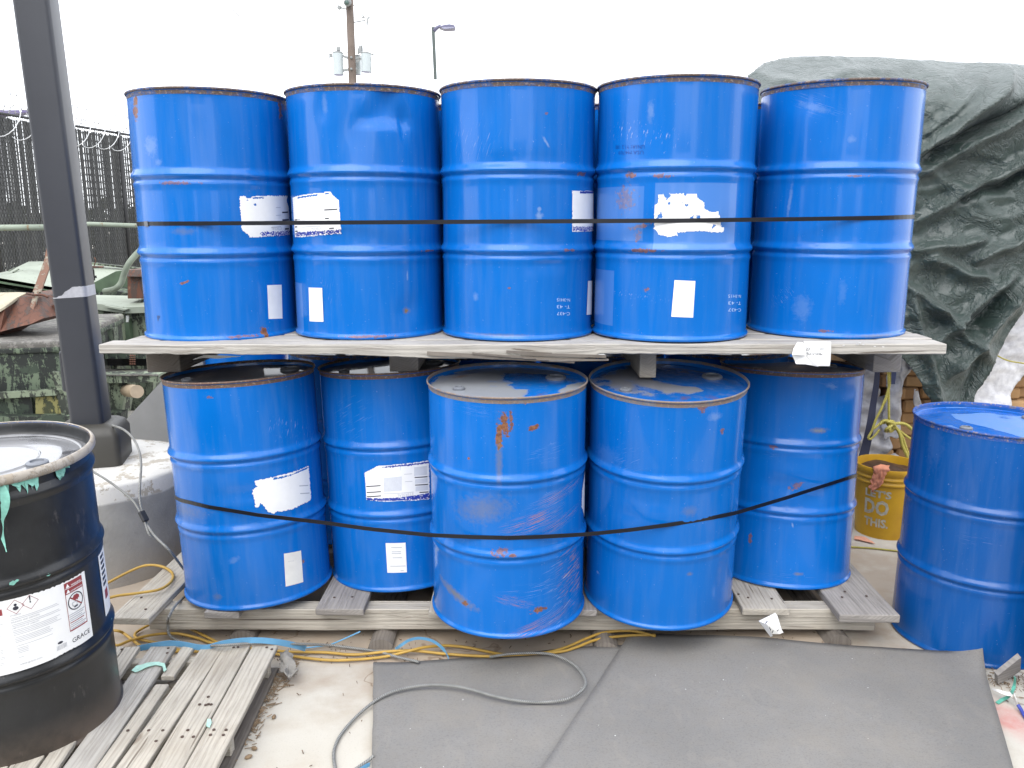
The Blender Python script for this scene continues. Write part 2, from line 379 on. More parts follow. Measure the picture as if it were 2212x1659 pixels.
def torn(d, name, poly, mat, holes=(), rag=.004, cell=.0022, off=.0009, parent=None, seed=0, keep=None, px=True, smax=None):
    P = [hit(d, *c) for c in poly] if px else poly
    if smax is not None: P = [(min(u, smax), v) for u, v in P]
    Hs = [[hit(d, *c) for c in h] for h in holes]
    u0, u1 = min(p[0] for p in P) - .006, max(p[0] for p in P) + .006; v0, v1 = min(p[1] for p in P) - .006, max(p[1] for p in P) + .006
    nu, nv = int((u1-u0)/cell)+1, int((v1-v0)/cell)+1; idx = {}; V = []; Fc = []; uv = []
    def vid(i, j):
        if (i, j) not in idx:
            u, w = u0 + i*cell, v0 + j*cell; idx[i, j] = len(V)
            V.append(shellpt(u, w, off)); uv.append((u, w))
        return idx[i, j]
    for j in range(nv):
        for i in range(nu):
            u, w = u0 + (i+.5)*cell, v0 + (j+.5)*cell
            n1 = noise.noise(Vector((u*170, w*170, seed))) * rag + noise.noise(Vector((u*420, w*420, seed+5))) * rag * .5
            n2 = noise.noise(Vector((u*170, w*170, seed+9))) * rag
            p = (u + n1, w + n2)
            if inside(p, P) and not any(inside(p, h) for h in Hs) and (keep is None or keep(u, w)):
                Fc.append((vid(i, j), vid(i+1, j), vid(i+1, j+1), vid(i, j+1)))
    return mesh(name, V, Fc, mat, parent or d.root, True, uv=uv, world=False)
def glyphs(text, bold=0.0):
    c = bpy.data.curves.new('t', 'FONT'); c.body = text; c.size = 1; c.resolution_u = 2; c.offset = bold
    o = bpy.data.objects.new('t', c); COL.objects.link(o); dg = bpy.context.evaluated_depsgraph_get(); dg.update()
    me = bpy.data.meshes.new_from_object(o.evaluated_get(dg)); v = [(a.co.x, a.co.y) for a in me.vertices]; f = [tuple(p.vertices) for p in me.polygons]
    bpy.data.objects.remove(o); bpy.data.meshes.remove(me); bpy.data.curves.remove(c)
    x0 = min(a[0] for a in v); x1 = max(a[0] for a in v); y0 = min(a[1] for a in v); y1 = max(a[1] for a in v)
    return [((a - x0)/(x1 - x0), (b - y0)/(y1 - y0)) for a, b in v], f, (y1 - y0)/(x1 - x0)
def drum_text(d, text, p0, p1, mat, h=None, off=.0013, px=True, flip=False, parent=None, name='printed_text', bold=0.0, r=RB):
    a = hit(d, *p0) if px else p0; b = hit(d, *p1) if px else p1
    v, f, asp = glyphs(text, bold); w = b[0] - a[0]; h = h or asp * w; V = []
    for x, y in v:
        if flip: x, y = 1 - x, 1 - y
        u = a[0] + x*w; z = a[1] + y*h + (b[1]-a[1])*x
        t = u / RB; V.append(Vector(((r+off)*math.sin(t), -(r+off)*math.cos(t), z)))
    return mesh(name, V, f, mat, parent or d.root, False, world=False)
M_BLUE = paint_material('blue_drum_enamel')
M_BLUE2 = paint_material('blue_drum_enamel_deep', (.003, .070, .40), seed=4)
M_LID = lid_material('dusty_blue_lid', 1.0)
M_ZINC = simple('painted_bung', (.16, .17, .19), .5, metal=.2)
def paper(name, c=(.80, .80, .79), v=.05): return simple(name, c, .55, v, 30)
M_PAPER = paper('label_paper'); M_PAPER2 = paper('grubby_paper', (.70, .69, .65), .1)
M_INK = simple('black_ink', (.03, .03, .045), .6); M_GREYINK = simple('grey_ink', (.42, .43, .46), .6, .1); M_NAVY = simple('navy_ink', (.02, .04, .30), .5, .3, 90)
M_WHITEINK = simple('pale_stencil', (.45, .60, .78), .5, .1); M_RED = simple('dark_red_ink', (.27, .04, .045), .6, .05)
GT = 'blue drums standing on the upper pallet'; GL = 'blue drums standing on the lower pallet'
def spots_px(d, L):      # L: (kind, px, py, wpx, hpx, rot, st)
    R = []
    for k, x, y, w, h, rot, st in L:
        u, v = hit(d, x, y); u2, _ = hit(d, x + w * .5, y); u3, _ = hit(d, x - w * .5, y)
        R.append((k, u, v, max(abs(u2 - u3), .001), h * .00165, rot, st))
    return R
def dents_px(d, L):
    R = []
    for x, y, w, h, dp, sh in L:
        u, v = hit(d, x, y); R.append((u, v, w * .0016, h * .0016, dp, sh))
    return R
class Fake: pass
def frame(base, tx, ty, hs=1.0):
    d = Fake(); ax = Vector((math.tan(math.radians(tx)), math.tan(math.radians(ty)), 1)).normalized()
    m = Matrix.Translation(Vector(base)) @ Vector((0, 0, 1)).rotation_difference(ax).to_matrix().to_4x4() @ Matrix.Diagonal((1, 1, hs, 1)); d.M = m; d.Mi = m.inverted(); return d
def make(base, tx, ty, label, spots=(), dents=(), group=GT, rim=0, seed=0.0, basecol=BLUE, dusty=0.0, lidmat=None, **kw):
    kw.setdefault('hs', 1.017 if base[2] > 1 else 1.0); fr = frame(base, tx, ty, kw['hs'])
    mat = paint_material('blue_enamel_%d' % int(seed * 10), basecol, spots_px(fr, spots), seed, dusty)
    return drum(base, tx, ty, label, mat, dents_px(fr, dents), rim, lidmat, group=group, seed=seed, **kw)
DZ = 1.193
T1 = make((-1.155, 3.336, 1.180), 0, 0, 'blue drum at left end of upper pallet, silver strap clip at its left edge', seed=1.1, dusty=.03,
  spots=[('rust', 292, 218, 5, 12, 0, .9), ('rust', 293, 240, 6, 18, 0, .8), ('rust', 605, 235, 4, 30, 0, .6), ('rust', 571, 717, 8, 14, 0, 1), ('pale', 325, 315, 14, 22, 0, .5), ('pale', 342, 350, 8, 8, 0, .4),
         ('scratch', 330, 200, 60, 22, 0, .6), ('stain', 395, 500, 30, 9, 0, .3), ('rust', 400, 610, 12, 3, .3, .7), ('rust', 380, 395, 60, 5, 0, .3), ('rust', 520, 727, 60, 4, 0, .4)],
  dents=[(420, 300, 90, 140, .003, 'g')])
T2 = make((-.563, 3.325, 1.189), 0, 0, 'blue drum second from left on upper pallet, badly dented near its top', seed=2.3, dusty=.02,
  spots=[('rust', 880, 671, 5, 4, 0, 1), ('stain', 880, 671, 9, 9, 0, .6), ('rust', 920, 542, 14, 3, 0, .6), ('pale', 880, 595, 2, 12, 0, .8), ('pale', 700, 225, 7, 22, 0, .4), ('scratch', 690, 640, 40, 60, 1.3, .4), ('rust', 800, 727, 70, 4, 0, .4), ('box', 641, 665, 13, 60, 0, .35)],
  dents=[(835, 236, 58, 42, .024, 't'), (872, 268, 12, 44, .014, 'c'), (835, 262, 56, 10, .007, 'g'), (760, 285, 50, 70, .007, 'c'), (695, 235, 26, 40, .005, 'g'), (882, 671, 40, 40, .008, 'g'), (862, 455, 14, 50, .003, 'g'), (700, 660, 40, 60, .003, 'g')])
T3 = make((.023, 3.257, 1.194), 0, 0, 'blue drum in middle of upper pallet, narrow label strip at its right edge', seed=3.7,
  spots=[('pale', 1180, 307, 3, 14, .6, .9), ('rust', 1180, 245, 5, 5, 0, .4), ('pale', 1165, 452, 5, 5, 0, .9), ('pale', 1165, 466, 9, 9, 0, .9), ('pale', 1028, 640, 6, 10, 0, .5), ('rust', 1100, 622, 5, 3, 0, .6),
         ('rust', 1255, 376, 12, 5, 0, .5), ('scratch', 1020, 300, 50, 80, 1.2, .5), ('rust', 1225, 540, 18, 4, 0, .5), ('stain', 1075, 724, 80, 4, 0, .4)],
  dents=[(1078, 348, 52, 16, .006, 'g'), (1180, 345, 60, 22, .004, 'g'), (1183, 572, 50, 13, .006, 'g'), (1010, 250, 30, 70, .004, 'g'), (1060, 240, 40, 60, .003, 'g')])
T4 = make((.602, 3.198, 1.199), 0, 0, 'blue drum second from right on upper pallet, ragged white label across its middle', seed=4.9,
  spots=[('scratch', 1385, 290, 26, 120, 1.4, .9), ('pale', 1405, 240, 8, 22, 0, .5), ('rust', 1363, 378, 14, 8, 0, .6), ('rust', 1430, 380, 22, 6, 0, .5), ('rust', 1350, 430, 26, 34, .8, .35), ('rust', 1380, 490, 26, 5, .2, .6),
         ('rust', 1378, 510, 10, 14, 0, .4), ('scratch', 1345, 455, 30, 30, .7, .8), ('rust', 1390, 541, 40, 5, 0, .6), ('rust', 1395, 626, 12, 6, 0, .5), ('scratch', 1375, 640, 10, 90, 1.5, .7), ('box', 1510, 468, 92, 68, 0, .38), ('box', 1308, 462, 40, 56, 0, .3), ('box', 1295, 640, 18, 60, 0, .3)],
  dents=[(1400, 260, 50, 80, .003, 'g')])
T5 = make((1.227, 3.277, 1.200), 0, -.4, 'unlabelled blue drum at right end of upper pallet, curved scratch near its top', seed=5.6,
  spots=[('pale', 1760, 232, 40, 8, -.3, .35), ('scratch', 1760, 225, 70, 30, -.35, .6), ('pale', 1706, 435, 4, 40, -.1, .6), ('pale', 1840, 300, 10, 8, 0, .4), ('pale', 1733, 665, 22, 30, 0, .3), ('pale', 1820, 630, 10, 28, 0, .2),
         ('scratch', 1690, 640, 22, 40, -.8, .7), ('rust', 1780, 715, 24, 4, 0, .5), ('stain', 1890, 725, 60, 4, 0, .5), ('rust', 1850, 380, 40, 3, 0, .3)],
  dents=[(1740, 215, 70, 35, .006, 'g'), (1800, 260, 60, 90, .003, 'g')])
LZ = .158
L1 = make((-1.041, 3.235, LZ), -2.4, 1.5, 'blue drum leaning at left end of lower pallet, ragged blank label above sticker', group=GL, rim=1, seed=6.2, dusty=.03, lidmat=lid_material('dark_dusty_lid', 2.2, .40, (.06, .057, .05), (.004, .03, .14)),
  spots=[('rust', 450, 858, 12, 5, 0, .4), ('scratch', 630, 930, 26, 80, 1.3, .8), ('scratch', 680, 940, 20, 30, .6, .5), ('pale', 505, 1210, 14, 8, .4, .35), ('rust', 655, 1213, 3, 6, 0, .7), ('stain', 470, 1290, 10, 10, 0, .35), ('pale', 420, 1010, 20, 8, 0, .3), ('stain', 395, 1100, 30, 20, 0, .3)],
  dents=[(520, 1070, 110, 22, .005, 'g'), (400, 960, 26, 60, .003, 'g')])
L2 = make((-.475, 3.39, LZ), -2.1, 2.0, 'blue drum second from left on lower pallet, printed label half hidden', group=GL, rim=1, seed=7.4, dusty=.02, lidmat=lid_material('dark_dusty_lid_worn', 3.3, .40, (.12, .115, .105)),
  spots=[('scratch', 760, 900, 50, 60, .5, .4), ('pale', 728, 1245, 3, 5, 0, .8)], dents=[(800, 880, 60, 60, .003, 'g')])
L3 = make((-.014, 3.014, LZ + .02), -.2, -1.9, 'blue drum in middle of lower pallet, rusty scrapes down its front', group=GL, rim=2, seed=8.1, lidmat=lid_material('half_dusty_lid', 4.45, .535, (.26, .25, .21), (.004, .14, .50)),
  spots=[('rust', 1078, 940, 7, 34, 0, 1), ('rust', 1090, 918, 9, 26, .1, 1), ('rust', 1104, 912, 5, 22, 0, .8), ('rust', 1153, 924, 12, 6, .2, 1), ('rust', 1138, 868, 8, 5, 0, .8), ('stain', 1078, 1000, 9, 60, 0, .45), ('rust', 1013, 990, 3, 3, 0, .9),
         ('scratch', 1040, 890, 90, 16, -.1, .55), ('scratch', 1180, 980, 60, 26, .1, .5), ('scratch', 1200, 1085, 60, 36, .22, .8), ('rscratch', 1215, 1065, 60, 16, .22, 1), ('rscratch', 1150, 1130, 80, 26, .25, 1), ('rscratch', 1215, 1125, 50, 16, .25, 1),
         ('rust', 1080, 1193, 26, 12, .1, .5), ('stain', 1040, 1100, 70, 34, .2, .4), ('rscratch', 1235, 1245, 26, 90, .28, 1), ('scratch', 1225, 1260, 40, 110, .25, 1), ('stain', 985, 1285, 46, 12, -.35, .7), ('rust', 1005, 1303, 6, 6, 0, .8),
         ('rscratch', 1110, 1300, 50, 16, -.3, .9), ('scratch', 1150, 1280, 110, 26, .05, .8), ('rust', 1165, 1317, 18, 7, .1, .9), ('rscratch', 1170, 1350, 90, 20, .28, 1), ('scratch', 1215, 1330, 50, 60, .35, 1), ('rust', 1108, 1198, 10, 5, 0, .7)],
  dents=[(1090, 920, 22, 40, .003, 'g'), (1235, 1280, 40, 90, .005, 'g')])
L4 = make((.58, 3.119, LZ + .012), -.2, -5.1, 'blue drum tipping forward on lower pallet, just right of the rust-scraped drum', group=GL, rim=2, seed=9.3, lidmat=lid_material('stained_lid', 6.1, .60, (.20, .19, .17), (.004, .10, .38)),
  spots=[('rust', 1518, 880, 10, 16, 0, .6), ('pale', 1545, 900, 16, 10, 0, .5), ('rust', 1560, 930, 5, 10, 0, .5), ('pale', 1310, 985, 26, 26, 0, .18), ('stain', 1490, 1105, 20, 14, 0, .3), ('stain', 1490, 1240, 8, 5, 0, .5), ('scratch', 1360, 990, 40, 40, .5, .4), ('pale', 1291, 1236, 3, 4, 0, .8)],
  dents=[(1400, 1085, 90, 26, .005, 'g'), (1560, 1240, 20, 60, .004, 'g'), (1360, 1110, 40, 20, .004, 'g')])
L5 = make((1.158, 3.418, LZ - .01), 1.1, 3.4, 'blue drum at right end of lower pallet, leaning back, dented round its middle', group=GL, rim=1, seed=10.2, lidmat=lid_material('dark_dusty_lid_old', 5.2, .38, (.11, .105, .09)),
  spots=[('scratch', 1800, 832, 34, 14, -.2, 1), ('pale', 1795, 834, 14, 6, -.2, .5), ('stain', 1768, 930, 22, 8, 0, .7), ('pale', 1768, 930, 16, 5, 0, .3), ('rust', 1668, 965, 18, 6, 0, .4), ('scratch', 1665, 985, 30, 12, 0, .6), ('rust', 1620, 1165, 5, 22, 0, .5), ('stain', 1725, 1240, 12, 5, 0, .6), ('pale', 1712, 1134, 2.5, 7, .3, 1),
         ('scratch', 1700, 1250, 70, 20, 0, .5), ('rust', 1720, 1050, 24, 12, .4, .2)],
  dents=[(1690, 1050, 80, 22, .008, 'g'), (1755, 1075, 40, 30, .008, 'g'), (1790, 1140, 60, 50, .004, 'g'), (1700, 1020, 60, 16, -.004, 'g')])
R1 = make((1.832, 3.098, 0), .8, -.2, 'dark blue drum on the concrete behind the curled mat corner', group='blue drums standing on the ground', rim=3, seed=11.5, basecol=(.002, .070, .27), lidmat=lid_material('pale_dusty_lid', 7.7, .50, (.10, .22, .48), (.006, .12, .50)),
  spots=[('scratch', 2110, 1170, 60, 20, 0, .5), ('pale', 2000, 900, 8, 4, 0, .4), ('pale', 2020, 960, 20, 60, 0, .12)], dents=[(2000, 1000, 22, 50, .002, 'g')])
R2 = make((2.13, 2.53, 0), 0, 0, 'dark blue drum cut off by the right edge beside the tipped board scrap', group='blue drums standing on the ground', rim=3, seed=12.5, basecol=(.002, .066, .25))
def copy_tree(src, M, label, group, only=None):
    r = src.root.copy(); COL.objects.link(r); r.matrix_world = M; MW[r.name] = M.copy(); r['label'] = label; r['group'] = group
    for ch in list(src.root.children):
        if ch.name.split('.')[0] in ('shell', 'rim', 'lid', 'bottom', 'bung'):
            c = ch.copy(); COL.objects.link(c); c.parent = r
    return r
proto = drum((-.86, 3.80, 1.184), 0, 0, 'blue drum in rear row of upper pallet, behind the two leftmost front drums', M_BLUE, group=GT, seed=20, n=72, hs=1.012)
for i, (x, w_) in enumerate(((-.27, 'behind the dented and middle drums'), (.31, 'in the gap left of the ragged label'), (.915, 'behind the two rightmost front drums'))):
    copy_tree(proto, Matrix.Translation((x, 3.755, 1.188 + .003 * i)) @ Matrix.Rotation(i * 1.3, 4, 'Z'), 'blue drum in rear row of upper pallet, ' + w_, GT)
for i, (x, w_) in enumerate(((-.76, 'between the two left front drums'), (-.17, 'behind the rust-scraped drum'), (.42, 'behind the forward-tipping drum'), (1.01, 'rightmost one'))):
    copy_tree(proto, Matrix.Translation((x, 3.90 if i != 2 else 3.86, LZ)) @ Matrix.Rotation(i * 2.1 + 1, 4, 'Z'), 'blue drum in shaded rear row of lower pallet, ' + w_, GL)
for i, x in enumerate((-1.25, -.66, -.07, .52, 1.11, -1.87)):  # extra drums added at the back to block bright slits between the rows
    copy_tree(proto, Matrix.Translation((x + .28, 4.80, LZ)) @ Matrix.Rotation(i * 1.7 + .4, 4, 'Z'), 'added blue drum behind, blocking bright gaps between drums, ' + ['leftmost one', 'second from left', 'middle one', 'second from right', 'rightmost one', 'at its far left'][i], 'added drums blocking the bright gaps')
# labels and print on the drums
def small_label(d, q, mat=M_PAPER, lines=(), flip=True):
    o = patch(d, 'sticker', q, mat, nu=6, nv=2)
    return o
small_label(T1, [(577, 616), (608, 615), (610, 688), (580, 689)])
small_label(T2, [(667, 621), (696, 622), (699, 695), (669, 694)])
small_label(T3, [(1270, 607), (1279.3, 606), (1278.5, 679), (1267, 680)])
small_label(T4, [(1457, 605), (1502, 607), (1497, 686), (1450, 684)])
s = small_label(L1, [(613, 1196), (650, 1189), (655, 1257), (617, 1267)], M_PAPER2)
drum_text(L1, 'iiiii', (622, 1214), (634, 1212), M_GREYINK, h=.004, parent=s)
s = small_label(L2, [(833, 1173), (876, 1172), (879, 1236), (837, 1237)], M_PAPER)
for (x0, x1, y) in ((845, 868, 1182), (846, 866, 1191), (846, 866, 1195), (848, 868, 1204), (843, 876, 1222), (865, 872, 1232)):
    patch(L2, 'print_line', [(x0, y), (x1, y - .5), (x1, y + 1), (x0, y + 1.5)], M_GREYINK, .0013, 3, 1, parent=s)
def bars(d, par, L, mat=M_GREYINK, off=.0013):
    for x0, x1, y, h in L: patch(d, 'print_line', [(x0, y), (x1, y - (x1 - x0) * .06), (x1, y - (x1 - x0) * .06 + h), (x0, y + h)], mat, off, 4, 1, parent=par)
# T1 label (crop scale 4.809, origin 940,740)
c1 = lambda x, y: ((x / 4.809 + 940) / 1.8517, (y / 4.809 + 740) / 1.8517)
lb = torn(T1, 'paper_label', [c1(*p) for p in [(78, 240), (110, 215), (170, 212), (215, 250), (290, 255), (330, 215), (560, 210), (640, 205), (820, 208), (1010, 215), (985, 300), (1025, 420), (1045, 700), (1048, 950), (700, 980), (280, 1012), (265, 960), (190, 910), (130, 850), (120, 690), (105, 560), (95, 330)]], M_PAPER,
   holes=[[c1(*p) for p in [(230, 265), (250, 260), (245, 305), (230, 300)]], [c1(*p) for p in [(360, 355), (400, 355), (405, 400), (380, 405)]], [c1(*p) for p in [(340, 238), (560, 232), (560, 258), (350, 262)]]], seed=1)
torn(T1, 'blue_print', [c1(*p) for p in [(480, 905), (1048, 870), (1048, 950), (490, 985)]], M_NAVY, parent=lb, off=.0013, rag=.006, seed=3, keep=lambda u, w: noise.noise(Vector((u*150, w*210, 2))) > -.12)
bars(T1, lb, [(*[c1(900, 515)[0], c1(1015, 515)[0], c1(900, 515)[1]], 3), (c1(905, 660)[0], c1(1030, 660)[0], c1(905, 660)[1], 3.4), (c1(955, 840)[0], c1(1030, 840)[0], c1(955, 830)[1], 3.5)], M_INK)
bars(T1, lb, [(c1(780, 430)[0], c1(870, 430)[0], c1(780, 430)[1], 1), (c1(700, 800)[0], c1(880, 800)[0], c1(700, 805)[1], 1.6), (c1(780, 580)[0], c1(880, 580)[0], c1(780, 580)[1], 1)])
drum_text(T1, 'ETERSEAL', c1(690, 868), c1(890, 860), M_GREYINK, flip=True, parent=lb)
lb = torn(T2, 'paper_label', [c1(*p) for p in [(1112, 245), (1240, 205), (1600, 155), (1700, 160), (1740, 130), (1840, 130), (1880, 200), (1995, 290), (2045, 935), (1700, 960), (1290, 1000), (1160, 1000), (1140, 700)]], M_PAPER,
   holes=[[c1(*p) for p in [(1205, 235), (1590, 175), (1590, 210), (1205, 262)]], [c1(*p) for p in [(1735, 150), (1810, 150), (1810, 180), (1735, 185)]]], seed=2, rag=.002)
torn(T2, 'blue_print', [c1(*p) for p in [(1165, 915), (2040, 860), (2040, 930), (1180, 990)]], M_NAVY, parent=lb, off=.0013, rag=.004, seed=4, keep=lambda u, w: noise.noise(Vector((u*160, w*230, 7))) > -.18)
for x0, x1, y in ((1720, 1970, 470), (1735, 1810, 635), (1815, 1905, 825), (1155, 1200, 660), (1165, 1210, 880), (1160, 1200, 795)):
    bars(T2, lb, [(c1(x0, y)[0], c1(x1, y)[0], c1(x0, y)[1], 2.6)], M_INK)
bars(T2, lb, [(c1(1300, 805)[0], c1(1650, 785)[0], c1(1300, 805)[1], 1.3), (c1(1580, 395)[0], c1(1660, 390)[0], c1(1580, 395)[1], 1), (c1(1200, 655)[0], c1(1258, 655)[0], c1(1200, 655)[1], 2)])
drum_text(T2, 'ETERSEAL', c1(1460, 865), c1(1650, 852), M_GREYINK, flip=True, parent=lb)
# T3 label strip at its right edge
lb = torn(T3, 'paper_label', [(1236, 412), (1281, 413), (1281.5, 499), (1236, 501)], M_PAPER, seed=5, rag=.0015)
torn(T3, 'blue_print', [(1237, 490), (1281, 489), (1281, 498), (1237, 499)], M_NAVY, parent=lb, off=.0013, rag=.004, seed=6, keep=lambda u, w: noise.noise(Vector((u*200, w*200, 7))) > -.1)
torn(T3, 'blue_print', [(1252, 413), (1281, 413.5), (1281, 417.5), (1252, 418)], M_NAVY, parent=lb, off=.0013, rag=.002, seed=8)
# T4 ragged label (crop scale 2.8605, origin 2200,720)
c4 = lambda x, y: ((x / 2.8605 + 2200) / 1.8517, (y / 2.8605 + 720) / 1.8517)
torn(T4, 'paper_label', [c4(*p) for p in [(1240, 165), (1290, 165), (1335, 225), (1390, 180), (1370, 158), (1530, 155), (1545, 190), (1565, 158), (1680, 160), (1685, 205), (1765, 260), (1765, 330), (1850, 370), (1920, 358), (1945, 440), (1960, 540), (1992, 540), (1980, 600), (1900, 598), (1700, 582), (1450, 600), (1465, 635), (1340, 650), (1240, 620), (1225, 590), (1190, 555), (1200, 500), (1192, 450), (1200, 290), (1240, 260)]], M_PAPER,
  holes=[[c4(*p) for p in h] for h in ([(1345, 262), (1385, 248), (1372, 280), (1350, 280)], [(1540, 275), (1582, 275), (1570, 305), (1545, 300)], [(1508, 255), (1520, 250), (1512, 280)], [(1245, 400), (1268, 362), (1292, 425), (1215, 450)], [(1600, 425), (1640, 405), (1640, 440), (1605, 450)], [(1665, 400), (1725, 405), (1712, 445), (1690, 448)], [(1845, 570), (1870, 500), (1895, 520), (1870, 545)])], seed=11, rag=.003)
# stencilled codes, upside down
def stencil(d, q0, w):
    for i, (tx, dy) in enumerate((('C-437', 36), ('T- 43', 18), ('N-3H15', 0))):
        x, y = q0; drum_text(d, tx, (x, y + dy * .82 + 10), (x + w, y + dy * .82 + 10.5), M_WHITEINK, h=.011, flip=True, off=.0004, bold=-.01)
stencil(T3, (1203, 641), 28); stencil(T4, (1573, 633), 27)
def faint(d, tx, p0, p1): drum_text(d, tx, p0, p1, M_FAINT, h=.012, off=.0004, flip=True)
M_FAINT = simple('worn_navy_print', (.003, .05, .28), .3, .2)
faint(T4, 'UN1A1 Y1.2 100', (1330, 322), (1392, 321)); faint(T4, 'USA M4709', (1336, 334), (1390, 333))
drum_text(T1, 'P', (341, 693), (346, 692), M_INK, h=.018, off=.0004, flip=False)
# L1 / L2 / L3 labels (crop scale 2.836, origin 960,1820)
cl = lambda x, y: ((x / 2.836 + 960) / 1.8517, (y / 2.836 + 1820) / 1.8517)
lb = torn(L1, 'paper_label', [cl(*p) for p in [(175, 290), (420, 240), (600, 190), (775, 122), (780, 200), (805, 490), (790, 520), (700, 560), (600, 610), (480, 640), (420, 640), (375, 665), (310, 640), (290, 600), (235, 540), (205, 600), (175, 590), (170, 520), (140, 420), (145, 390), (190, 360), (170, 320)]], M_PAPER,
   holes=[[cl(*p) for p in [(370, 262), (560, 226), (700, 165), (770, 135), (770, 150), (700, 182), (560, 240), (380, 276)]]], seed=12)
for x0, x1, y in ((670, 770, 345), (680, 785, 432)): bars(L1, lb, [(cl(x0, y)[0], cl(x1, y)[0], cl(x0, y)[1], 2)], M_GREYINK)
lb = torn(L2, 'paper_label', [cl(*p) for p in [(1415, 200), (1465, 175), (1570, 122), (1800, 105), (2140, 60), (2148, 300), (2150, 495), (1800, 520), (1600, 525), (1435, 505), (1430, 400)]], M_PAPER, seed=13, rag=.002)
torn(L2, 'blue_print', [cl(*p) for p in [(1435, 488), (1600, 490), (1800, 480), (2150, 425), (2150, 490), (1800, 515), (1600, 520), (1435, 508)]], M_NAVY, parent=lb, off=.0013, rag=.002, seed=14, keep=lambda u, w: noise.noise(Vector((u*140, w*250, 7))) > -.35)
torn(L2, 'blue_print', [cl(*p) for p in [(1600, 135), (1800, 112), (2145, 70), (2145, 90), (1850, 125), (1650, 142)]], M_NAVY, parent=lb, off=.0013, rag=.003, seed=15)
for x0, x1, y, m in ((1435, 1595, 350, M_INK), (1440, 1600, 418, M_INK), (1440, 1600, 466, M_INK), (1980, 2125, 248, M_INK), (1985, 2130, 335, M_INK), (2035, 2135, 418, M_INK), (1630, 1970, 436, M_GREYINK), (1860, 1950, 215, M_GREYINK), (1870, 1955, 300, M_GREYINK)):
    bars(L2, lb, [(cl(x0, y)[0], cl(x1, y)[0], cl(x0, y)[1], 2.2 if m is M_INK else 1)], m)
M_PALE = simple('pale_grey_print', (.60, .62, .66), .6, .08, 200)
for (x0, y0, x1, y1) in ((1975, 130, 2120, 230), (1985, 268, 2125, 318), (1990, 348, 2130, 405), (1630, 250, 1835, 410)):
    patch(L2, 'print_block', [cl(x0, y0 + 8), cl(x1, y0 - 8), cl(x1, y1 - 8), cl(x0, y1 + 8)], M_PALE, .0012, 4, 2, parent=lb)
drum_text(L2, 'ETERSEAL', cl(1785, 475), cl(1965, 455), M_GREYINK, flip=True, parent=lb)
torn(L3, 'paper_label', [(1260, 1040), (1265, 1010), (1271, 1000), (1271, 1110), (1262, 1120), (1256, 1095), (1257, 1060)], M_PAPER, seed=16, rag=.004, smax=.44)
# ------------------------------------------------------------------ BLACK DRUM
def black_mat():
    t = NT('scuffed_black_enamel'); v = t.obj(); a = t.noise(v, 5, 6, .65); b = t.noise(t.map(v, scale=(1, 1, .4)), 26, 6, .72)
    col = t.mix(t.ramp(a, .35, .75), (.006, .0065, .0075), (.020, .021, .022))
    col = t.mix(t.math('MULTIPLY', t.ramp(b, .60, .72), .35), col, (.16, .14, .13))
    z = t.n('SeparateXYZ', {0: v}).outputs[2]
    dust = t.math('MULTIPLY', t.ramp(z, .0, .14, .35, 0), t.ramp(a, .4, .65)); col = t.mix(dust, col, (.22, .15, .10))
    t.set(Base_Color=col, Roughness=t.ramp(a, .3, .7, .28, .5), Coat_Weight=.12, Coat_Roughness=.2); t.bump(b, .08, .005); return t.m
M_BLACK = black_mat()
M_CREAM = peel_material('chipped_cream_ring', (.33, .28, .22), (.40, .36, .31), .5, (.20, .12, .07), rough=.5)
M_BLID = NT('wet_grey_lid')
_v = M_BLID.obj(); _n = M_BLID.noise(_v, 4, 4, .5, .5)
M_BLID.set(Base_Color=M_BLID.mix(M_BLID.ramp(_n, .42, .5), (.07, .07, .075), (.17, .17, .175)), Roughness=M_BLID.ramp(_n, .4, .55, .05, .3), Coat_Weight=.6); M_BLID = M_BLID.m
M_TEAL = simple('peeling_turquoise', (.20, .46, .38), .5, .4, 60)
BKD = drum((-1.5415, 2.3777, .09), 0, -2.6, 'black drum with cream lid ring and big white hazard label on small pallet', M_BLACK, rim=0, lidmat=M_BLID, seed=31, hoops=(.285, .568), lz=.018, bungs=((.175, -.02, .024),))

ring = MB(); ring.lathe([(.2860, .852), (.2930, .853), (.2985, .856), (.3020, .862), (.3025, .868), (.3010, .875), (.2970, .8805), (.2930, .8825), (.2895, .8812)], 120)
mesh('closure_ring', ring.v, ring.f, M_CREAM, BKD.root, True, world=False)
b = MB(); b.lathe([(.2895, .8812), (.2862, .876), (.2850, .866), (.2845, .850), (.280, .842)], 120); mesh('ring_inner_wall', b.v, b.f, M_BLACK, BKD.root, True, world=False)
for r_ in (.262, .15):
    b = MB(); b.lathe([(r_ - .006, .8415), (r_, .8475), (r_ + .006, .8415)], 90); mesh('lid_bead', b.v, b.f, M_BLID, BKD.root, True, world=False)
b = MB(); b.lathe([(RB + .0002, .785), (RB + .004, .797), (RB + .0085, .806), (RB + .0085, .812), (RB + .004, .820), (RB + .0002, .830)], 120); mesh('shoulder_hoop', b.v, b.f, M_BLACK, BKD.root, True, world=False)
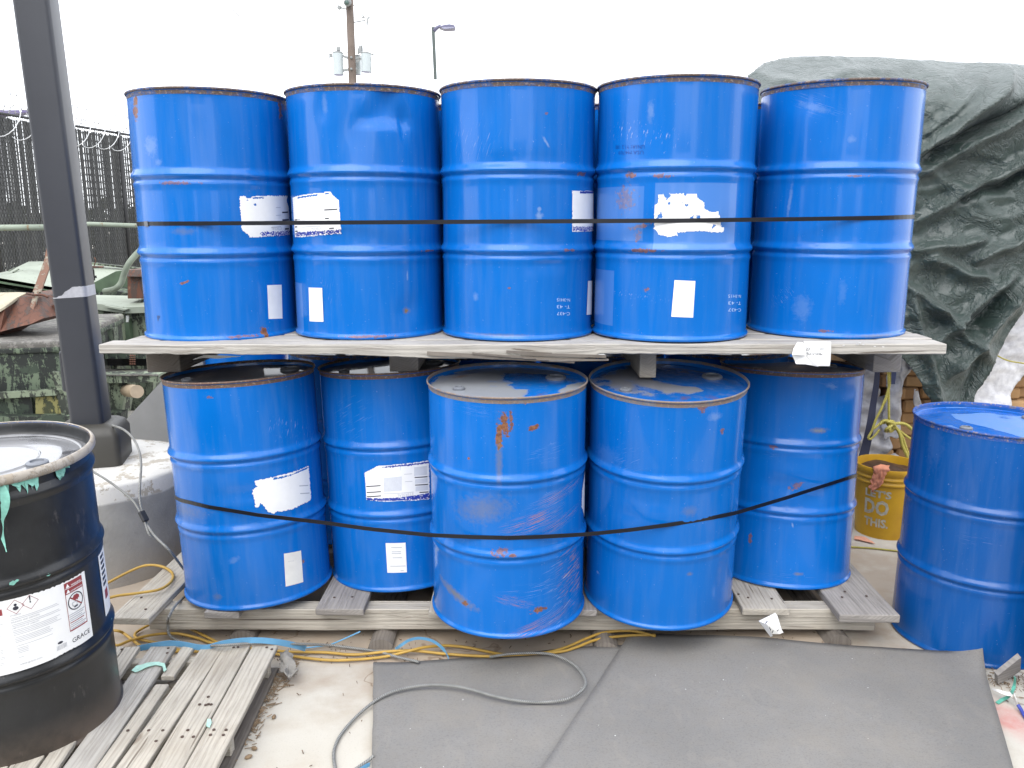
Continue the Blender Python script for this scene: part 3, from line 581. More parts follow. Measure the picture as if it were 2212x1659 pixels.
# the hazard label; k() turns positions on its close-up into photo positions
k = lambda x, y: (.1953 * x, 1161.1 + .1953 * y)
tl, tr, br_, bl = hit(BKD, *k(0, 680)), hit(BKD, *k(915, 322)), hit(BKD, *k(1032, 1072)), hit(BKD, *k(0, 1540))
uR = (tr[0] + br_[0]) / 2; vT = (tl[1] + tr[1]) / 2; vB = (bl[1] + br_[1]) / 2
HL = patch(BKD, 'hazard_label', [(tl[0] - .16, vT), (uR, vT), (uR, vB), (tl[0] - .16, vB)], M_PAPER, .0009, 40, 2, px=False)
def kk(x, y): return hit(BKD, *k(x, y))
def ktext(tx, a, b, mat=M_INK, **kw):
    p, q = kk(*a), kk(*b); v = (p[1] + q[1]) / 2; return drum_text(BKD, tx, (p[0], v), (q[0], v), mat, px=False, parent=HL, off=.0018, **kw)
def kbar(x, y, x2, h, mat=M_GREYINK, off=.0015):
    p, q = kk(x, y), kk(x2, y - (x2 - x) * .30); patch(BKD, 'print_line', [(p[0], p[1]), (q[0], p[1]), (q[0], p[1] - h), (p[0], p[1] - h)], mat, off, max(2, int((x2-x)/60)), 1, parent=HL, px=False)
ktext('STORAGE', (108, 878), (232, 845), M_GREYINK, bold=.012); ktext('RELEASES AND DISPOSAL', (122, 948), (440, 855), M_GREYINK, bold=.012); ktext('LIMITATION OF LIABILITY', (135, 1015), (435, 922), M_GREYINK, bold=.012)
ktext('GRACE', (800, 1160), (992, 1050), M_INK)
ktext('www.grace.com', (220, 1418), (468, 1335), M_GREYINK)
rr = random.Random(3)
for (x, y, n, w) in ((115, 900, 2, 560), (130, 968, 2, 560), (140, 1032, 4, 540), (160, 1110, 4, 420), (180, 1200, 1, 410), (190, 1225, 4, 130), (205, 1325, 1, 60), (0, 960, 1, 50), (0, 1090, 1, 8), (0, 1250, 3, 35), (0, 1330, 2, 60), (0, 1395, 2, 50)):
    for i in range(n): kbar(x + i * 3, y + i * 17, x + i * 3 + w * rr.uniform(.9, 1), .0013)
a, b2 = kk(700, 520), kk(895, 420); ua, ub = a[0], b2[0]; va = (a[1] + kk(890, 408)[1]) / 2; vb = kk(790, 1035)[1]; mid = (ua + ub) / 2; hw = (ub - ua) / 2
def ring2(cx, cy, r, w, mat, n=40, sq=False, asp=1.0, rot=0.0, name='print_outline'):
    V = []; Fq = []
    for i in range(n):
        t = 2 * math.pi * i / n + rot
        for q in (r, r - w):
            x, y = (q * math.cos(t), q * math.sin(t)); 
            if sq: m = max(abs(math.cos(t)), abs(math.sin(t))); x, y = x / m, y / m
            V.append(shellpt(cx + x, cy + y * asp, .0016))
    for i in range(n): j = (i + 1) % n; Fq.append((2*i, 2*i+1, 2*j+1, 2*j))
    return mesh(name, V, Fq, mat, HL, world=False)
hh = (va - vb) / 2; ring2(mid, (va + vb) / 2, hw, .0016, M_RED, 96, True, hh / hw)
patch(BKD, 'warning_band', [(ua, va), (ub, va), (ub, va - .036), (ua, va - .036)], M_RED, .0015, 8, 1, parent=HL, px=False)
def utext(tx, u0, u1, v, mat, **kw): return drum_text(BKD, tx, (u0, v), (u1, v), mat, px=False, parent=HL, off=.0020, **kw)
utext('WARNING', ua + .022, ub - .006, va - .016, M_PAPER, bold=.02); utext('ADVERTENCIA', ua + .018, ub - .003, va - .033, M_PAPER, bold=.015)
for dv in (.016, .033): 
    q = [(ua + .004, va - dv), (ua + .0105, va - dv + .012), (ua + .017, va - dv)]; mesh('warning_triangle', [shellpt(u, v, .0020) for u, v in q], [(0, 2, 1)], M_PAPER, HL, world=False)
patch(BKD, 'print_line', [(ua, va - .0175), (ub, va - .0175), (ub, va - .0190), (ua, va - .0190)], M_PAPER, .0019, 6, 1, parent=HL, px=False)
cc = (mid, va - .036 - hw * .96); ring2(cc[0], cc[1], hw * .84, .003, M_INK)
def upoly(name, pts, mat, off=.0017): return mesh(name, [shellpt(cc[0] + x * hw, cc[1] + y * hw, off) for x, y in pts], [tuple(range(len(pts)))], mat, HL, world=False)
upoly('red_mark', [(-.34, .35), (-.15, .60), (.2, .62), (.42, .40), (.40, .1), (.30, .22), (.2, .0), (.08, .12), (-.1, .1), (-.2, .3)][::-1], M_RED)
upoly('slash', [(-.62, .52), (-.54, .60), (.62, -.50), (.54, -.58)][::-1], M_RED, .0021)
upoly('sketch', [(-.40, -.02), (.10, -.05), (.12, -.50), (-.25, -.55), (-.45, -.3)][::-1], M_GREYINK); upoly('sketch', [(-.33, -.08), (.03, -.1), (.05, -.36), (-.25, -.4), (-.37, -.25)][::-1], M_PAPER, .0019)
upoly('sketch', [(-.26, -.45), (.14, -.42), (.14, -.56), (-.24, -.60)][::-1], M_INK, .0019)
for i in range(9): kbr = va - .036 - hw * 2.0 - i * .0062; patch(BKD, 'print_line', [(ua + .004, kbr), (ub - .004 - (i % 3) * .006, kbr), (ub - .004 - (i % 3) * .006, kbr - .0026), (ua + .004, kbr - .0026)], M_RED if i % 5 == 4 else M_GREYINK, .0015, 5, 1, parent=HL, px=False)
for x, y in ((170, 765), (333, 712)):
    c0 = kk(x, y); ring2(c0[0], c0[1], .0215, .0016, M_RED, 4)
    if x == 333: ktext('!', (328, 735), (340, 700), M_INK, h=.022, bold=.03)
    else:
        for sx, sz, w_, h_ in ((0, .006, .004, .004), (0, -.004, .0075, .006)):
            mesh('figure_mark', [shellpt(c0[0] + w_ * math.cos(t * .785), c0[1] + sz + h_ * math.sin(t * .785), .0017) for t in range(8)], [tuple(range(8))[::-1]], M_INK, HL, world=False)
p, q = kk(625, 1205), kk(735, 1180); x = p[0]
while x < q[0]:
    w_ = rr.choice((.0008, .0014, .002)); patch(BKD, 'barcode_bar', [(x, p[1]), (x + w_, p[1]), (x + w_, p[1] - .014), (x, p[1] - .014)], M_GREYINK, .0015, 1, 1, parent=HL, px=False); x += w_ + rr.choice((.001, .0018))
c0 = kk(665, 1160); mesh('figure_mark', [shellpt(c0[0] + .008 * math.cos(t * .785), c0[1] + .004 * math.sin(t * .785), .0017) for t in range(8)], [tuple(range(8))[::-1]], M_INK, HL, world=False)
patch(BKD, 'colour_block', [kk(-15, 800), (kk(18, 800)[0], kk(-15, 800)[1]), (kk(18, 800)[0], kk(-15, 870)[1]), kk(-15, 870)], M_RED, .0015, 2, 1, parent=HL, px=False)
# second label, far round the side
u2 = .488; L2b = patch(BKD, 'side_label', [(u2, .54), (u2 + .16, .54), (u2 + .16, .325), (u2, .325)], M_PAPER, .0009, 12, 2, px=False)
for i in range(6): patch(BKD, 'print_line', [(u2 + .012, .52 - i * .018), (u2 + .05, .52 - i * .018), (u2 + .05, .510 - i * .018), (u2 + .012, .510 - i * .018)], M_INK, .0015, 2, 1, parent=L2b, px=False)
patch(BKD, 'print_block', [(u2 + .018, .405), (u2 + .05, .405), (u2 + .05, .375), (u2 + .018, .375)], M_RED, .0015, 2, 1, parent=L2b, px=False)
# turquoise paint peeling below the ring and in one long strip
def flakes():
    v, f = [], []
    R = random.Random(5)
    for i in range(260):
        u = R.uniform(-.10, .40); top = .856 - R.random() * .004
        if noise.noise(Vector((u * 17, 3, 0))) + .5 * noise.noise(Vector((u * 60, 8, 0))) < .02: continue
        w_, h_ = R.uniform(.002, .012), (R.random() ** 2 * .034 + .004) * (1.0 + noise.noise(Vector((u * 20, 0, 0)))); o = R.uniform(.001, .006); n = len(v)
        v += [shellpt(u - w_, top, .004), shellpt(u + w_, top, .004), shellpt(u + w_ * .8, top - h_ * .7, o), shellpt(u + R.uniform(-.5, .5) * w_, top - h_, o + .003), shellpt(u - w_ * .9, top - h_ * R.uniform(.3, .8), o)]
        f.append((n, n+4, n+3, n+2, n+1))
    return v, f
v, f = flakes(); mesh('peeling_paint', v, f, M_TEAL, BKD.root, world=False, kind='stuff')
def ribbon(name, pts, w, mat, parent=None, th=.0015, up=Vector((0, 0, 1)), taper=None, **k):
    b = MB(); P = [Vector(p) for p in pts]; n = len(P); base = 0
    for i, p in enumerate(P):
        t = (P[min(i+1, n-1)] - P[max(i-1, 0)]).normalized(); a = (up - t * up.dot(t)).normalized(); nn = t.cross(a); ww = w * (taper(i / (n-1)) if taper else 1) / 2
        for s1, s2 in ((-1, -1), (1, -1), (1, 1), (-1, 1)): b.v.append(p + a * ww * s1 + nn * th / 2 * s2); b.uv.append((i * .05, s1))
    for i in range(n - 1):
        for q in range(4): q2 = (q + 1) % 4; b.f.append((i*4+q, i*4+q2, i*4+4+q2, i*4+4+q))
    b.f += [(3, 2, 1, 0), (n*4-4, n*4-3, n*4-2, n*4-1)]
    return b.build(name, mat, parent, **k)
us = [kk2 for kk2 in [hit(BKD, 4, 1046), hit(BKD, 8, 1070), hit(BKD, 8, 1100), hit(BKD, 4, 1130), hit(BKD, 3, 1150), hit(BKD, 9, 1175), hit(BKD, 12, 1188)]]
pts = smoothpath([BKD.M @ shellpt(u, v, .006 + .01 * math.sin(i * 1.3)) for i, (u, v) in enumerate(us)], 5)
ribbon('peeling_strip', pts, .022, M_TEAL, BKD.root, th=.001, up=Vector((1, 0, 0)), taper=lambda t: (.5 + .8 * abs(math.sin(t * 7)) ) * (1.1 - t))
for (x, y, s_) in ((28, 1256, .012), (102, 1239, .008), (36, 1251, .007), (234, 1337, .004)):
    u, v0 = hit(BKD, x, y); V = [shellpt(u + s_ * math.cos(t * .9) * (.6 + .4 * math.sin(t * 5)), v0 + s_ * .6 * math.sin(t * .9), .010) for t in range(7)]
    mesh('paint_flake', V, [tuple(range(7))[::-1]], M_TEAL, BKD.root, world=False)
# ------------------------------------------------------------------ STRAPS
M_STRAP = simple('black_strapping', (.006, .0065, .010), .35, .15)
def hull_path(drums, off=.0100, zf=None):
    P = []; src = []
    for d, h in drums:
        c = d.M @ Vector((0, 0, h))
        for kq in range(72):
            t = 2 * math.pi * kq / 72; P.append(Vector((c.x + (RB + off) * math.cos(t), c.y + (RB + off) * math.sin(t))))
    H = [P[i] for i in convex_hull_2d(P)]
    R = []
    for i, p in enumerate(H):
        q = H[(i + 1) % len(H)]; L = (q - p).length; n = max(1, int(L / .04))
        for j in range(n): R.append(p + (q - p) * j / n)
    return R + [R[0]]
class DD: pass
def rear(x, y, z): d = DD(); d.M = Matrix.Translation((x, y, z)); return d
rt = [rear(x, 3.78, DZ) for x in (-.86, -.27, .31, .915)]; rl = [rear(x, 3.90, LZ) for x in (-.76, -.17, .42, 1.01)]
def strap(drums, curve, label, name='strap', off=.0015, back=None):
    P = hull_path(drums, off); R = []
    for p in P:
        z = 1.2
        for _ in range(6):
            px, py = proj(Vector((p.x, p.y, z))); py = interp(curve, px); z2 = A(px, py, p.y).z; z = z2
        if p.y > back[0]: z = interp([(-1.6, back[1]), (1.7, back[2])], p.x) if p.y > back[0] + .25 else z + (interp([(-1.6, back[1]), (1.7, back[2])], p.x) - z) * (p.y - back[0]) / .25
        R.append(Vector((p.x, p.y, z)))
    r = empty('strap', R[0], label, 'strap')
    ribbon('band', R, .0145, M_STRAP, r, th=.0012); return r
st = strap([(d, .42) for d in (T1, T2, T3, T4, T5)] + [(d, .42) for d in rt], [(280, 484), (320, 483), (470, 482.5), (780, 480.5), (1118, 478.5), (1470, 476.5), (1750, 473), (1900, 470.5), (1975, 468)],
           'thin black strap pulled straight round the drums on the upper pallet', back=(3.5, 1.60, 1.63))
p = A(320, 483.4, 3.125); p.y = T1.M.translation.y - math.sqrt(max(0, (RB + .003)**2 - (p.x - T1.M.translation.x)**2)); dr = Vector((p.x - T1.M.translation.x, p.y - T1.M.translation.y, 0)).normalized(); tg = Vector((-dr.y, dr.x, 0))
b = MB(); b.bar(p - tg * .012, p + tg * .012, .004, .018, up=(0, 0, 1)); b.build('seal', M_ZINC, st)
strap([(d, .40) for d in (L1, L2, L3, L4, L5)] + [(d, .42) for d in rl], [(375, 1072), (388, 1080), (450, 1095), (560, 1113), (700, 1129), (800, 1143), (930, 1156), (1020, 1160), (1100, 1162), (1180, 1159), (1270, 1154), (1360, 1145), (1450, 1133), (1540, 1118), (1590, 1108), (1700, 1075), (1800, 1043), (1850, 1027)],
      'thin black strap sagging round the drums on the lower pallet', back=(3.7, .66, .68))
# ------------------------------------------------------------------ PALLETS
W_GREY = wood_material('weathered_grey_wood', (.33, .305, .28), (.12, .10, .085)); W_PALE = wood_material('pale_weathered_wood', (.44, .415, .375), (.16, .12, .09), .12); W_OLD = wood_material('old_brown_grey_wood', (.21, .185, .16), (.07, .055, .045), .3)
W_NEAR = wood_material('grey_tan_wood', (.48, .44, .375), (.17, .13, .10), .22)
def plank(parent, p, q, w, th, mat, name='deck_board', jag=0.0, seed=0, up=(0, 0, 1), n=14, edge=None):
    """sawn board from p to q (top centre line), slightly wavy, end grain on its ends"""
    p, q = Vector(p), Vector(q); d = q - p; L = d.length; d.normalize(); u = Vector(up); s = d.cross(u).normalized(); u = s.cross(d); V = []; U = []; R = random.Random(seed)
    for i in range(n + 1):
        t = i / n; c = p + d * L * t; wv = lambda a: noise.noise(Vector((t * L * 3, a + seed * 3.3, seed)))
        a, b = w / 2 * (1 + .025 * wv(1)), w / 2 * (1 + .025 * wv(2)); zz = .0025 * wv(3); tb = th * (1 + .05 * wv(4))
        if edge: e = edge(t); tb = th * e
        for x, y, uu in ((-a, zz, 0), (b, zz, w), (b, zz - tb, w + th), (-a, zz - tb, 2 * w + th)):
            V.append(c + s * x + u * y); U.append((t * L, uu + seed * .37))
    Fq = []
    for i in range(n):
        for j in range(4): j2 = (j + 1) % 4; Fq.append((i*4+j, i*4+4+j, i*4+4+j2, i*4+j2))
    Fq += [(0, 1, 2, 3), (n*4+3, n*4+2, n*4+1, n*4)]
    o = mesh(name, V, Fq, mat, parent, uv=U); bevel(o, min(.003, th * .12), 1); return o
def nails(parent, L, mat, r=.0035):
    b = MB()
    for (x, y, z) in L: b.lathe([(.0001, .0015), (r, .0012), (r, -.001)], 8, (x, y, z))
    return b.build('nail_heads', mat, parent, kind='stuff')
M_NAIL = simple('rusty_nail', (.07, .045, .035), .8, .3)
UP = empty('wooden_pallet', (0, 3.5, 1.05), 'upper wooden pallet with pale split front board under the top row of drums', 'pallet', 'long wooden pallets')
def frontedge(t):
    x = -1.462 + 3.0 * t; e = 1.0
    e += .12 * noise.noise(Vector((x * 6, 2, 1))) + .05 * noise.noise(Vector((x * 30, 2, 1)))
    if -.62 < x < .0: e += .55 * (x + .62) / .62
    if 0 <= x < .33: e += .62 * max(0, 1 - ((x - .18) / .18) ** 2) if x > .02 else .5
    if x < -1.2: e *= .92
    return e
plank(UP, (-1.482, 3.025, 1.181), (1.505, 2.915, 1.200), .105, .036, W_PALE, n=150, edge=frontedge, seed=3)
b = MB()
for i in range(7):
    x = -.02 + i * .045; R = random.Random(i); b.bar((x - .12, 2.914 - .003 * i, 1.160 - .004 * i), (x + .09, 2.911, 1.140 - .004 * R.random()), .006 * R.uniform(.6, 1.4), .006)
b.bar((-.30, 2.922, 1.158), (.22, 2.905, 1.132), .004, .014); b.bar((.03, 2.908, 1.158), (.33, 2.900, 1.150), .004, .010); b.bar((-.02, 2.909, 1.166), (.14, 2.905, 1.158), .003, .009)
b.build('splinters', W_OLD, UP)
for i, y in enumerate((3.16, 3.31, 3.46, 3.62, 3.78, 3.94, 4.10, 4.19)):
    plank(UP, (-1.44 + .02 * (i % 3), y, 1.180), (1.52, y - .10, 1.199), .13, .030, W_PALE, seed=i + 5)
for i, (x0, x1) in enumerate(((319, 392), (842, 905), (1370, 1404), (1884, 1944))):
    a, c = A(x0, 790, 3.2).x, A(x1, 790, 3.2).x; c2 = (a + c) / 2; plank(UP, (c2, 3.19 if i != 2 else 3.06, 1.152), (c2, 4.24, 1.152), max(c - a, .05), .112 if i != 2 else .105, (W_OLD, W_GREY, W_NEAR, W_GREY)[i], name='stringer', seed=20 + i)
LP_ = empty('wooden_pallet', (0, 3.5, 0), 'lower grey wooden pallet with widely spaced boards under the bottom row of drums', 'pallet', 'long wooden pallets')
for i, (x0, x1, y, yb) in enumerate(((235, 322, 1335, 4.25), (440, 516, 1322, 4.2), (680, 785, 1316, 4.2), (925, 1000, 1322, 4.2), (1200, 1290, 1318, 4.2), (1420, 1500, 1318, 4.2), (1605, 1706, 1315, 4.2), (1815, 1945, 1328, 4.25))):
    a, c = G(x0, y, .16), G(x1, y, .16); x = (a.x + c.x) / 2
    plank(LP_, (x, a.y, .159), (x + (.02 if i else .05), yb, .159), (c.x - a.x), .027 if i < 7 else .032, W_GREY if i % 3 else W_NEAR, seed=30 + i, n=16)
plank(LP_, (-1.42, 3.065, .1315), (1.42, 3.065, .1315), .075, .088, W_NEAR, name='beam', seed=41, n=60)
plank(LP_, (-1.42, 3.62, .1315), (1.42, 3.62, .1315), .075, .085, W_OLD, name='beam', seed=42); plank(LP_, (-1.42, 4.15, .1315), (1.42, 4.15, .1315), .075, .085, W_OLD, name='beam', seed=43)
for i, (px, yy) in enumerate(((505, 3.02), (820, 2.955), (1310, 2.93), (1828, 2.99))):
    x = G(px, 1395, .03).x; b = MB(); R = random.Random(i)
    prof = [(math.cos(t * math.pi / 7) * .048 * (1 + .12 * R.uniform(-1, 1)), math.sin(t * math.pi / 7) * .043) for t in range(8)]
    for j in range(9):
        y = yy + j * .15
        for (a, c) in prof: b.v.append(Vector((x + a, y, .0005 + c))); b.uv.append((y, a))
    for j in range(8):
        for q in range(7): b.f.append((j*8+q, j*8+q+1, j*8+9+q, j*8+8+q))
    b.f.append(tuple(range(8))[::-1]); b.build('runner', W_OLD, LP_, smooth=False)
BP_ = empty('wooden_pallet', (0.1, 4.8, 0), 'added grey wooden pallet under the light-blocking drums behind the lower pallet', 'pallet', 'long wooden pallets')  # added to carry the extra drums that close the bright slits
for i in range(8): plank(BP_, (-1.66 + i * .46, 4.45, .158), (-1.66 + i * .46, 5.2, .158), .12, .026, W_GREY, seed=80 + i, n=4)
for y in (4.5, 5.1): plank(BP_, (-1.8, y, .131), (1.7, y, .131), .08, .13, W_OLD, name='beam', seed=90)
nails(LP_, [(-1.40, 2.97, .1605), (-1.46, 3.07, .1605), (-.70, 3.07, .1605), (-.63, 3.075, .1605), (.93, 3.07, .1605), (1.02, 3.06, .1605), (1.30, 3.07, .1625), (1.40, 3.08, .1625), (.90, 3.1, .1605), (1.33, 3.12, .1625)], M_NAIL, .005)
b = MB()
for px, py in ((1851, 744), (1857, 741), (1864, 744), (1889, 748), (1907, 749), (1822, 746)): q = A(px, py, 2.8655 + (1.5 - A(px, py, 2.9).x) * .037); b.box((q.x - .004, q.y - .003, q.z - .0012), (q.x + .004, q.y, q.z + .0012))
b.build('staples', simple('bright_staple', (.75, .75, .74), .35, metal=.4), UP, kind='stuff')
# near pallet
NP = empty('wooden_pallet', (-1.15, 2.4, 0), 'small weathered wooden pallet at the bottom left under the black drum', 'pallet')
pc = lambda x, y: (x / 1.7015 / 1.8517, (y / 1.7015 + 2300) / 1.8517)
zt = .105
def pboard(xl, xr, yt, xlb, xrb, seed, t0=0.0, t1=1.0, mat=W_NEAR, zz=0.0):
    """board between its two photo edges: far end (xl..xr at yt) and near end (xlb..xrb at 1314)"""
    a, b_ = G(*pc(xl, yt), zt), G(*pc(xr, yt), zt); c, d = G(*pc(xlb, 1314), zt), G(*pc(xrb, 1314), zt)
    far = (a + b_) / 2; near = (c + d) / 2; w = ((b_ - a).length + (d - c).length) / 2; dr = (near - far).normalized(); near2 = far + dr * 1.02
    p = far.lerp(near2, t0); q = far.lerp(near2, t1); p.z += zz; q.z += zz
    plank(NP, p, q, w, .018, mat, seed=seed, n=18)
pboard(1720, 1888, 478, 1250, 1470, 51); pboard(1530, 1706, 480, 1020, 1240, 52); pboard(1392, 1520, 482, 770, 1000, 53, mat=W_NEAR, zz=.001)
pboard(1236, 1330, 484, 655, 750, 54, 0.0, .20); pboard(1236, 1330, 484, 655, 750, 55, .245, 1); pboard(1020, 1205, 484, 430, 635, 56, mat=W_PALE); pboard(860, 945, 486, 250, 400, 57); pboard(700, 850, 486, 60, 230, 58); pboard(540, 690, 488, -140, 40, 60); pboard(380, 530, 488, -340, -160, 61)
fr_ = G(*pc(1888, 478), zt); nr_ = G(*pc(1470, 1314), zt); dr = (nr_ - fr_).normalized(); sd_ = Vector((-dr.y, dr.x, 0)); sd_ = sd_ if sd_.x < 0 else -sd_
for i, t in enumerate((.06, .50, .96)):
    p = fr_ + dr * t + sd_ * .015; q = p + sd_ * 1.15; p.z = q.z = zt - .019; plank(NP, p, q, .036, .068, W_NEAR, name='stringer', seed=70 + i, n=10)
for i, t in enumerate((.06, .33, .62, .92)):
    p = fr_ + dr * t + sd_ * .0; q = p + sd_ * 1.15; p.z = q.z = .016
a = fr_ + sd_ * .05; c = a + dr * 1.0; a.z = c.z = .017; plank(NP, a, c, .10, .015, W_OLD, name='bottom_board', seed=76)
a = fr_ + sd_ * .60; c = a + dr * 1.0; a.z = c.z = .017; plank(NP, a, c, .10, .015, W_OLD, name='bottom_board', seed=77)
nl = []
for (x, y) in ((830, 505), (1145, 498), (1138, 530), (1590, 492), (1620, 490), (1815, 492), (1850, 505), (870, 1057), (1012, 1057), (1108, 1057), (1278, 1055), (1240, 1100), (1316, 1100), (1456, 1052), (1538, 1053), (1432, 1087), (1520, 1088), (1358, 880), (1400, 884), (1418, 878), (1437, 880), (1417, 828), (1062, 1130)):
    g = G(*pc(x, y), zt + .0015); nl.append((g.x, g.y, g.z))
nails(NP, nl, M_NAIL, .005)
def blobpoly(name, pts, z, mat, label=None, cat=None, parent=None, th=.0015, crumple=.0, seed=0, sub=3):
    """thin flat scrap with an irregular outline, a few mm thick, gently crumpled"""
    bm = bmesh.new(); vs = [bm.verts.new(G(*p, z) if len(p) == 2 else p) for p in pts]; f = bm.faces.new(vs)
    bmesh.ops.triangulate(bm, faces=[f]); bmesh.ops.subdivide_edges(bm, edges=bm.edges[:], cuts=sub, use_grid_fill=True)
    for v in bm.verts: v.co.z += crumple * (noise.noise(v.co * 30 + Vector((seed, 0, 0))) + .6); v.co.x += .3 * crumple * noise.noise(v.co * 40)
    me = bpy.data.meshes.new(name); 
    if parent:
        bmesh.ops.transform(bm, matrix=MW[parent.name].inverted(), verts=bm.verts)
    bm.to_mesh(me); bm.free(); me.materials.append(mat)
    o = bpy.data.objects.new(name, me); COL.objects.link(o); 
    if parent: o.parent = parent
    MW[o.name] = Matrix.Identity(4)
    m = o.modifiers.new('thickness', 'SOLIDIFY'); m.thickness = th; m.offset = 0
    return meta(o, label, cat)
M_TEALP = simple('thin_turquoise_film', (.36, .60, .50), .5, .25, 60)
blobpoly('paint_skin', [pc(*p) for p in ((895, 655), (930, 620), (1000, 605), (1080, 595), (1120, 605), (1135, 650), (1115, 665), (1105, 625), (1060, 615), (985, 640), (920, 665))], zt + .004, M_TEALP, 'dried turquoise paint skin lying across the small pallet boards', 'paint scrap', crumple=.004)
blobpoly('paint_skin', [pc(*p) for p in ((1412, 985), (1435, 985), (1440, 1010), (1425, 1040), (1405, 1030))], zt + .004, M_TEALP, 'small turquoise paint blob near the front of the small pallet', 'paint scrap', crumple=.003)
# crumpled grey scrap by the pallet corner
blobpoly('rubber_scrap', [pc(*p) for p in ((1915, 575), (1960, 570), (1990, 610), (2005, 670), (2020, 700), (1990, 725), (1920, 700), (1900, 640))], .03, simple('dusty_rubber', (.20, .19, .175), .8, .3, 60), 'crumpled grey rubber scrap at the corner of the small pallet', 'scrap', crumple=.05, th=.004, sub=5)
# ------------------------------------------------------------------ GREY MATS
def mat_material():
    t = NT('grey_fibre_mat'); v = t.obj(); a = t.noise(v, 1.6, 4); b = t.noise(v, 22, 5, .6); c = t.noise(t.map(v, scale=(1, 1.6, 1)), 150, 4, .75)
    col = t.mix(t.ramp(a, .3, .7), (.168, .163, .155), (.225, .216, .203)); col = t.mix(t.math('MULTIPLY', t.ramp(b, .4, .7), .3), col, (.20, .18, .155))
    col = t.mix(t.math('MULTIPLY', t.ramp(c, .52, .66), .42), col, (.075, .075, .075)); col = t.mix(t.math('MULTIPLY', t.ramp(c, .36, .30), .30), col, (.30, .29, .27))
    sp = t.noise(v, 75, 2, .4); col = t.mix(t.ramp(sp, .785, .795), col, (.6, .6, .58))
    e = t.noise(v, 2.7, 5, .6); col = t.mix(t.math('MULTIPLY', t.ramp(e, .50, .72), .32), col, (.27, .24, .195))
    pr = t.noise(t.map(v, scale=(7, 3.2, 1), rot=(0, 0, .5)), 1.4, 3, .5, 1.5); col = t.mix(t.math('MULTIPLY', t.ramp(pr, .60, .66), .12), col, (.29, .265, .225))
    t.set(Base_Color=col, Roughness=.9); t.b.inputs['Specular IOR Level'].default_value = .25; t.bump(t.math('ADD', c, b), .35, .003); return t.m
M_MAT = mat_material()
def matsheet(name, outline, label, zf, th=.007, n=46, parent=None):
    xs = [p.x for p in outline]; ys = [p.y for p in outline]; # bilinear grid over 4 corners: TL,TR,BR,BL with curved top
    TL, TR, BR, BL = outline; V = []; U = []
    for j in range(n + 1):
        for i in range(n + 1):
            a, b = i / n, j / n; p = (TL * (1-a) + TR * a) * (1-b) + (BL * (1-a) + BR * a) * b
            e = .003 * noise.noise(Vector((p.x * 12, p.y * 12, 3))); V.append(Vector((p.x + e, p.y + e * .8, zf(p.x, p.y, a, b)))); U.append((p.x, p.y))
    Fq = [(j*(n+1)+i, (j+1)*(n+1)+i, (j+1)*(n+1)+i+1, j*(n+1)+i+1) for j in range(n) for i in range(n)]
    o = mesh(name, V, Fq, M_MAT, None, True, uv=U, sharp=40); m = o.modifiers.new('thickness', 'SOLIDIFY'); m.thickness = th; m.offset = 1
    return meta(o, label, 'mat', 'grey mats on the concrete')
TLm, BLm = G(807, 1439, .01), G(803, 1659, .01)
dl = (BLm - TLm).normalized(); TLm2 = TLm; BLm2 = TLm + dl * 1.3
TRm = G(1500, 1388, .01); BRm = Vector((TRm.x + .1, BLm2.y - .1, .01))
def zA(x, y, a, b): return .0065 + .003 * (1 + noise.noise(Vector((x * 3, y * 3, 0)))) + .012 * math.exp(-((a - .62) / .16) ** 2) * math.exp(-(b / .16) ** 2) + .010 * max(0, 1 - a * 12) * max(0, 1 - b * 8)
matsheet('floor_mat', [TLm2, TRm, BRm, BLm2], 'grey fibre mat at lower middle with the steel cable loop lying on it', zA)
b0 = G(1364, 1379, .02); b1 = G(1178, 1659, .02); dB = (b1 - b0).normalized(); c0 = G(2120, 1419, .02); c1_ = G(2188, 1659, .02); dC = (c1_ - c0).normalized()
def zB(x, y, a, b):
    z = .019 + .004 * (1 + noise.noise(Vector((x * 2.5, y * 2.5, 5)))) + .010 * math.exp(-((a - .35) / .2) ** 2) * math.exp(-(b / .2) ** 2)
    z += .075 * max(0, (a - .90) / .10) ** 1.6 * max(0, 1 - b / .13) ** 1.6
    return z
mb_tl, mb_bl, mb_br, mb_tr = b0 + Vector((0, .03, 0)), b0 + dB * 1.5, c0 + dC * 1.4, c0 + Vector((0, .01, 0))
matsheet('floor_mat', [mb_tl, mb_tr, mb_br, mb_bl], 'larger grey fibre mat on the right, far corner curled up against dark drum', zB)
# ------------------------------------------------------------------ CORDS AND CABLES
def braided(name, c1, c2, freq=60):
    t = NT(name); uv = t.uv(); w = t.n('TexWave', {'Vector': t.map(uv, scale=(freq, 2, 1), rot=(0, 0, 0)), 'Scale': 1.0}, bands_direction='DIAGONAL').outputs[1]
    n = t.noise(t.obj(), 25, 4); col = t.mix(t.ramp(w, .3, .7), c1, c2); col = t.mix(t.math('MULTIPLY', t.ramp(n, .45, .7), .4), col, tuple(x * .5 for x in c1))
    t.set(Base_Color=col, Roughness=.5); t.bump(w, .5, .002); return t.m
M_CABLE = braided('braided_steel_cable', (.11, .11, .105), (.32, .32, .30), 90); M_YCORD = simple('dirty_yellow_cord', (.40, .245, .045), .5, .25, 15); M_YROPE = braided('yellow_rope', (.28, .24, .035), (.52, .46, .11), 70)
M_LBLUE = simple('pale_blue_plastic', (.12, .32, .52), .4, .2, 20)
def gp(L, z=.012): return [G(x, y, q[0] if q else z) for x, y, *q in L]
def cord(name, pts, r, mat, label=None, cat=None, parent=None, sub=8, n=8, group=None):
    b = MB(); b.tube(smoothpath(pts, sub), r, n); o = b.build(name, mat, parent, True); return meta(o, label, cat, group)
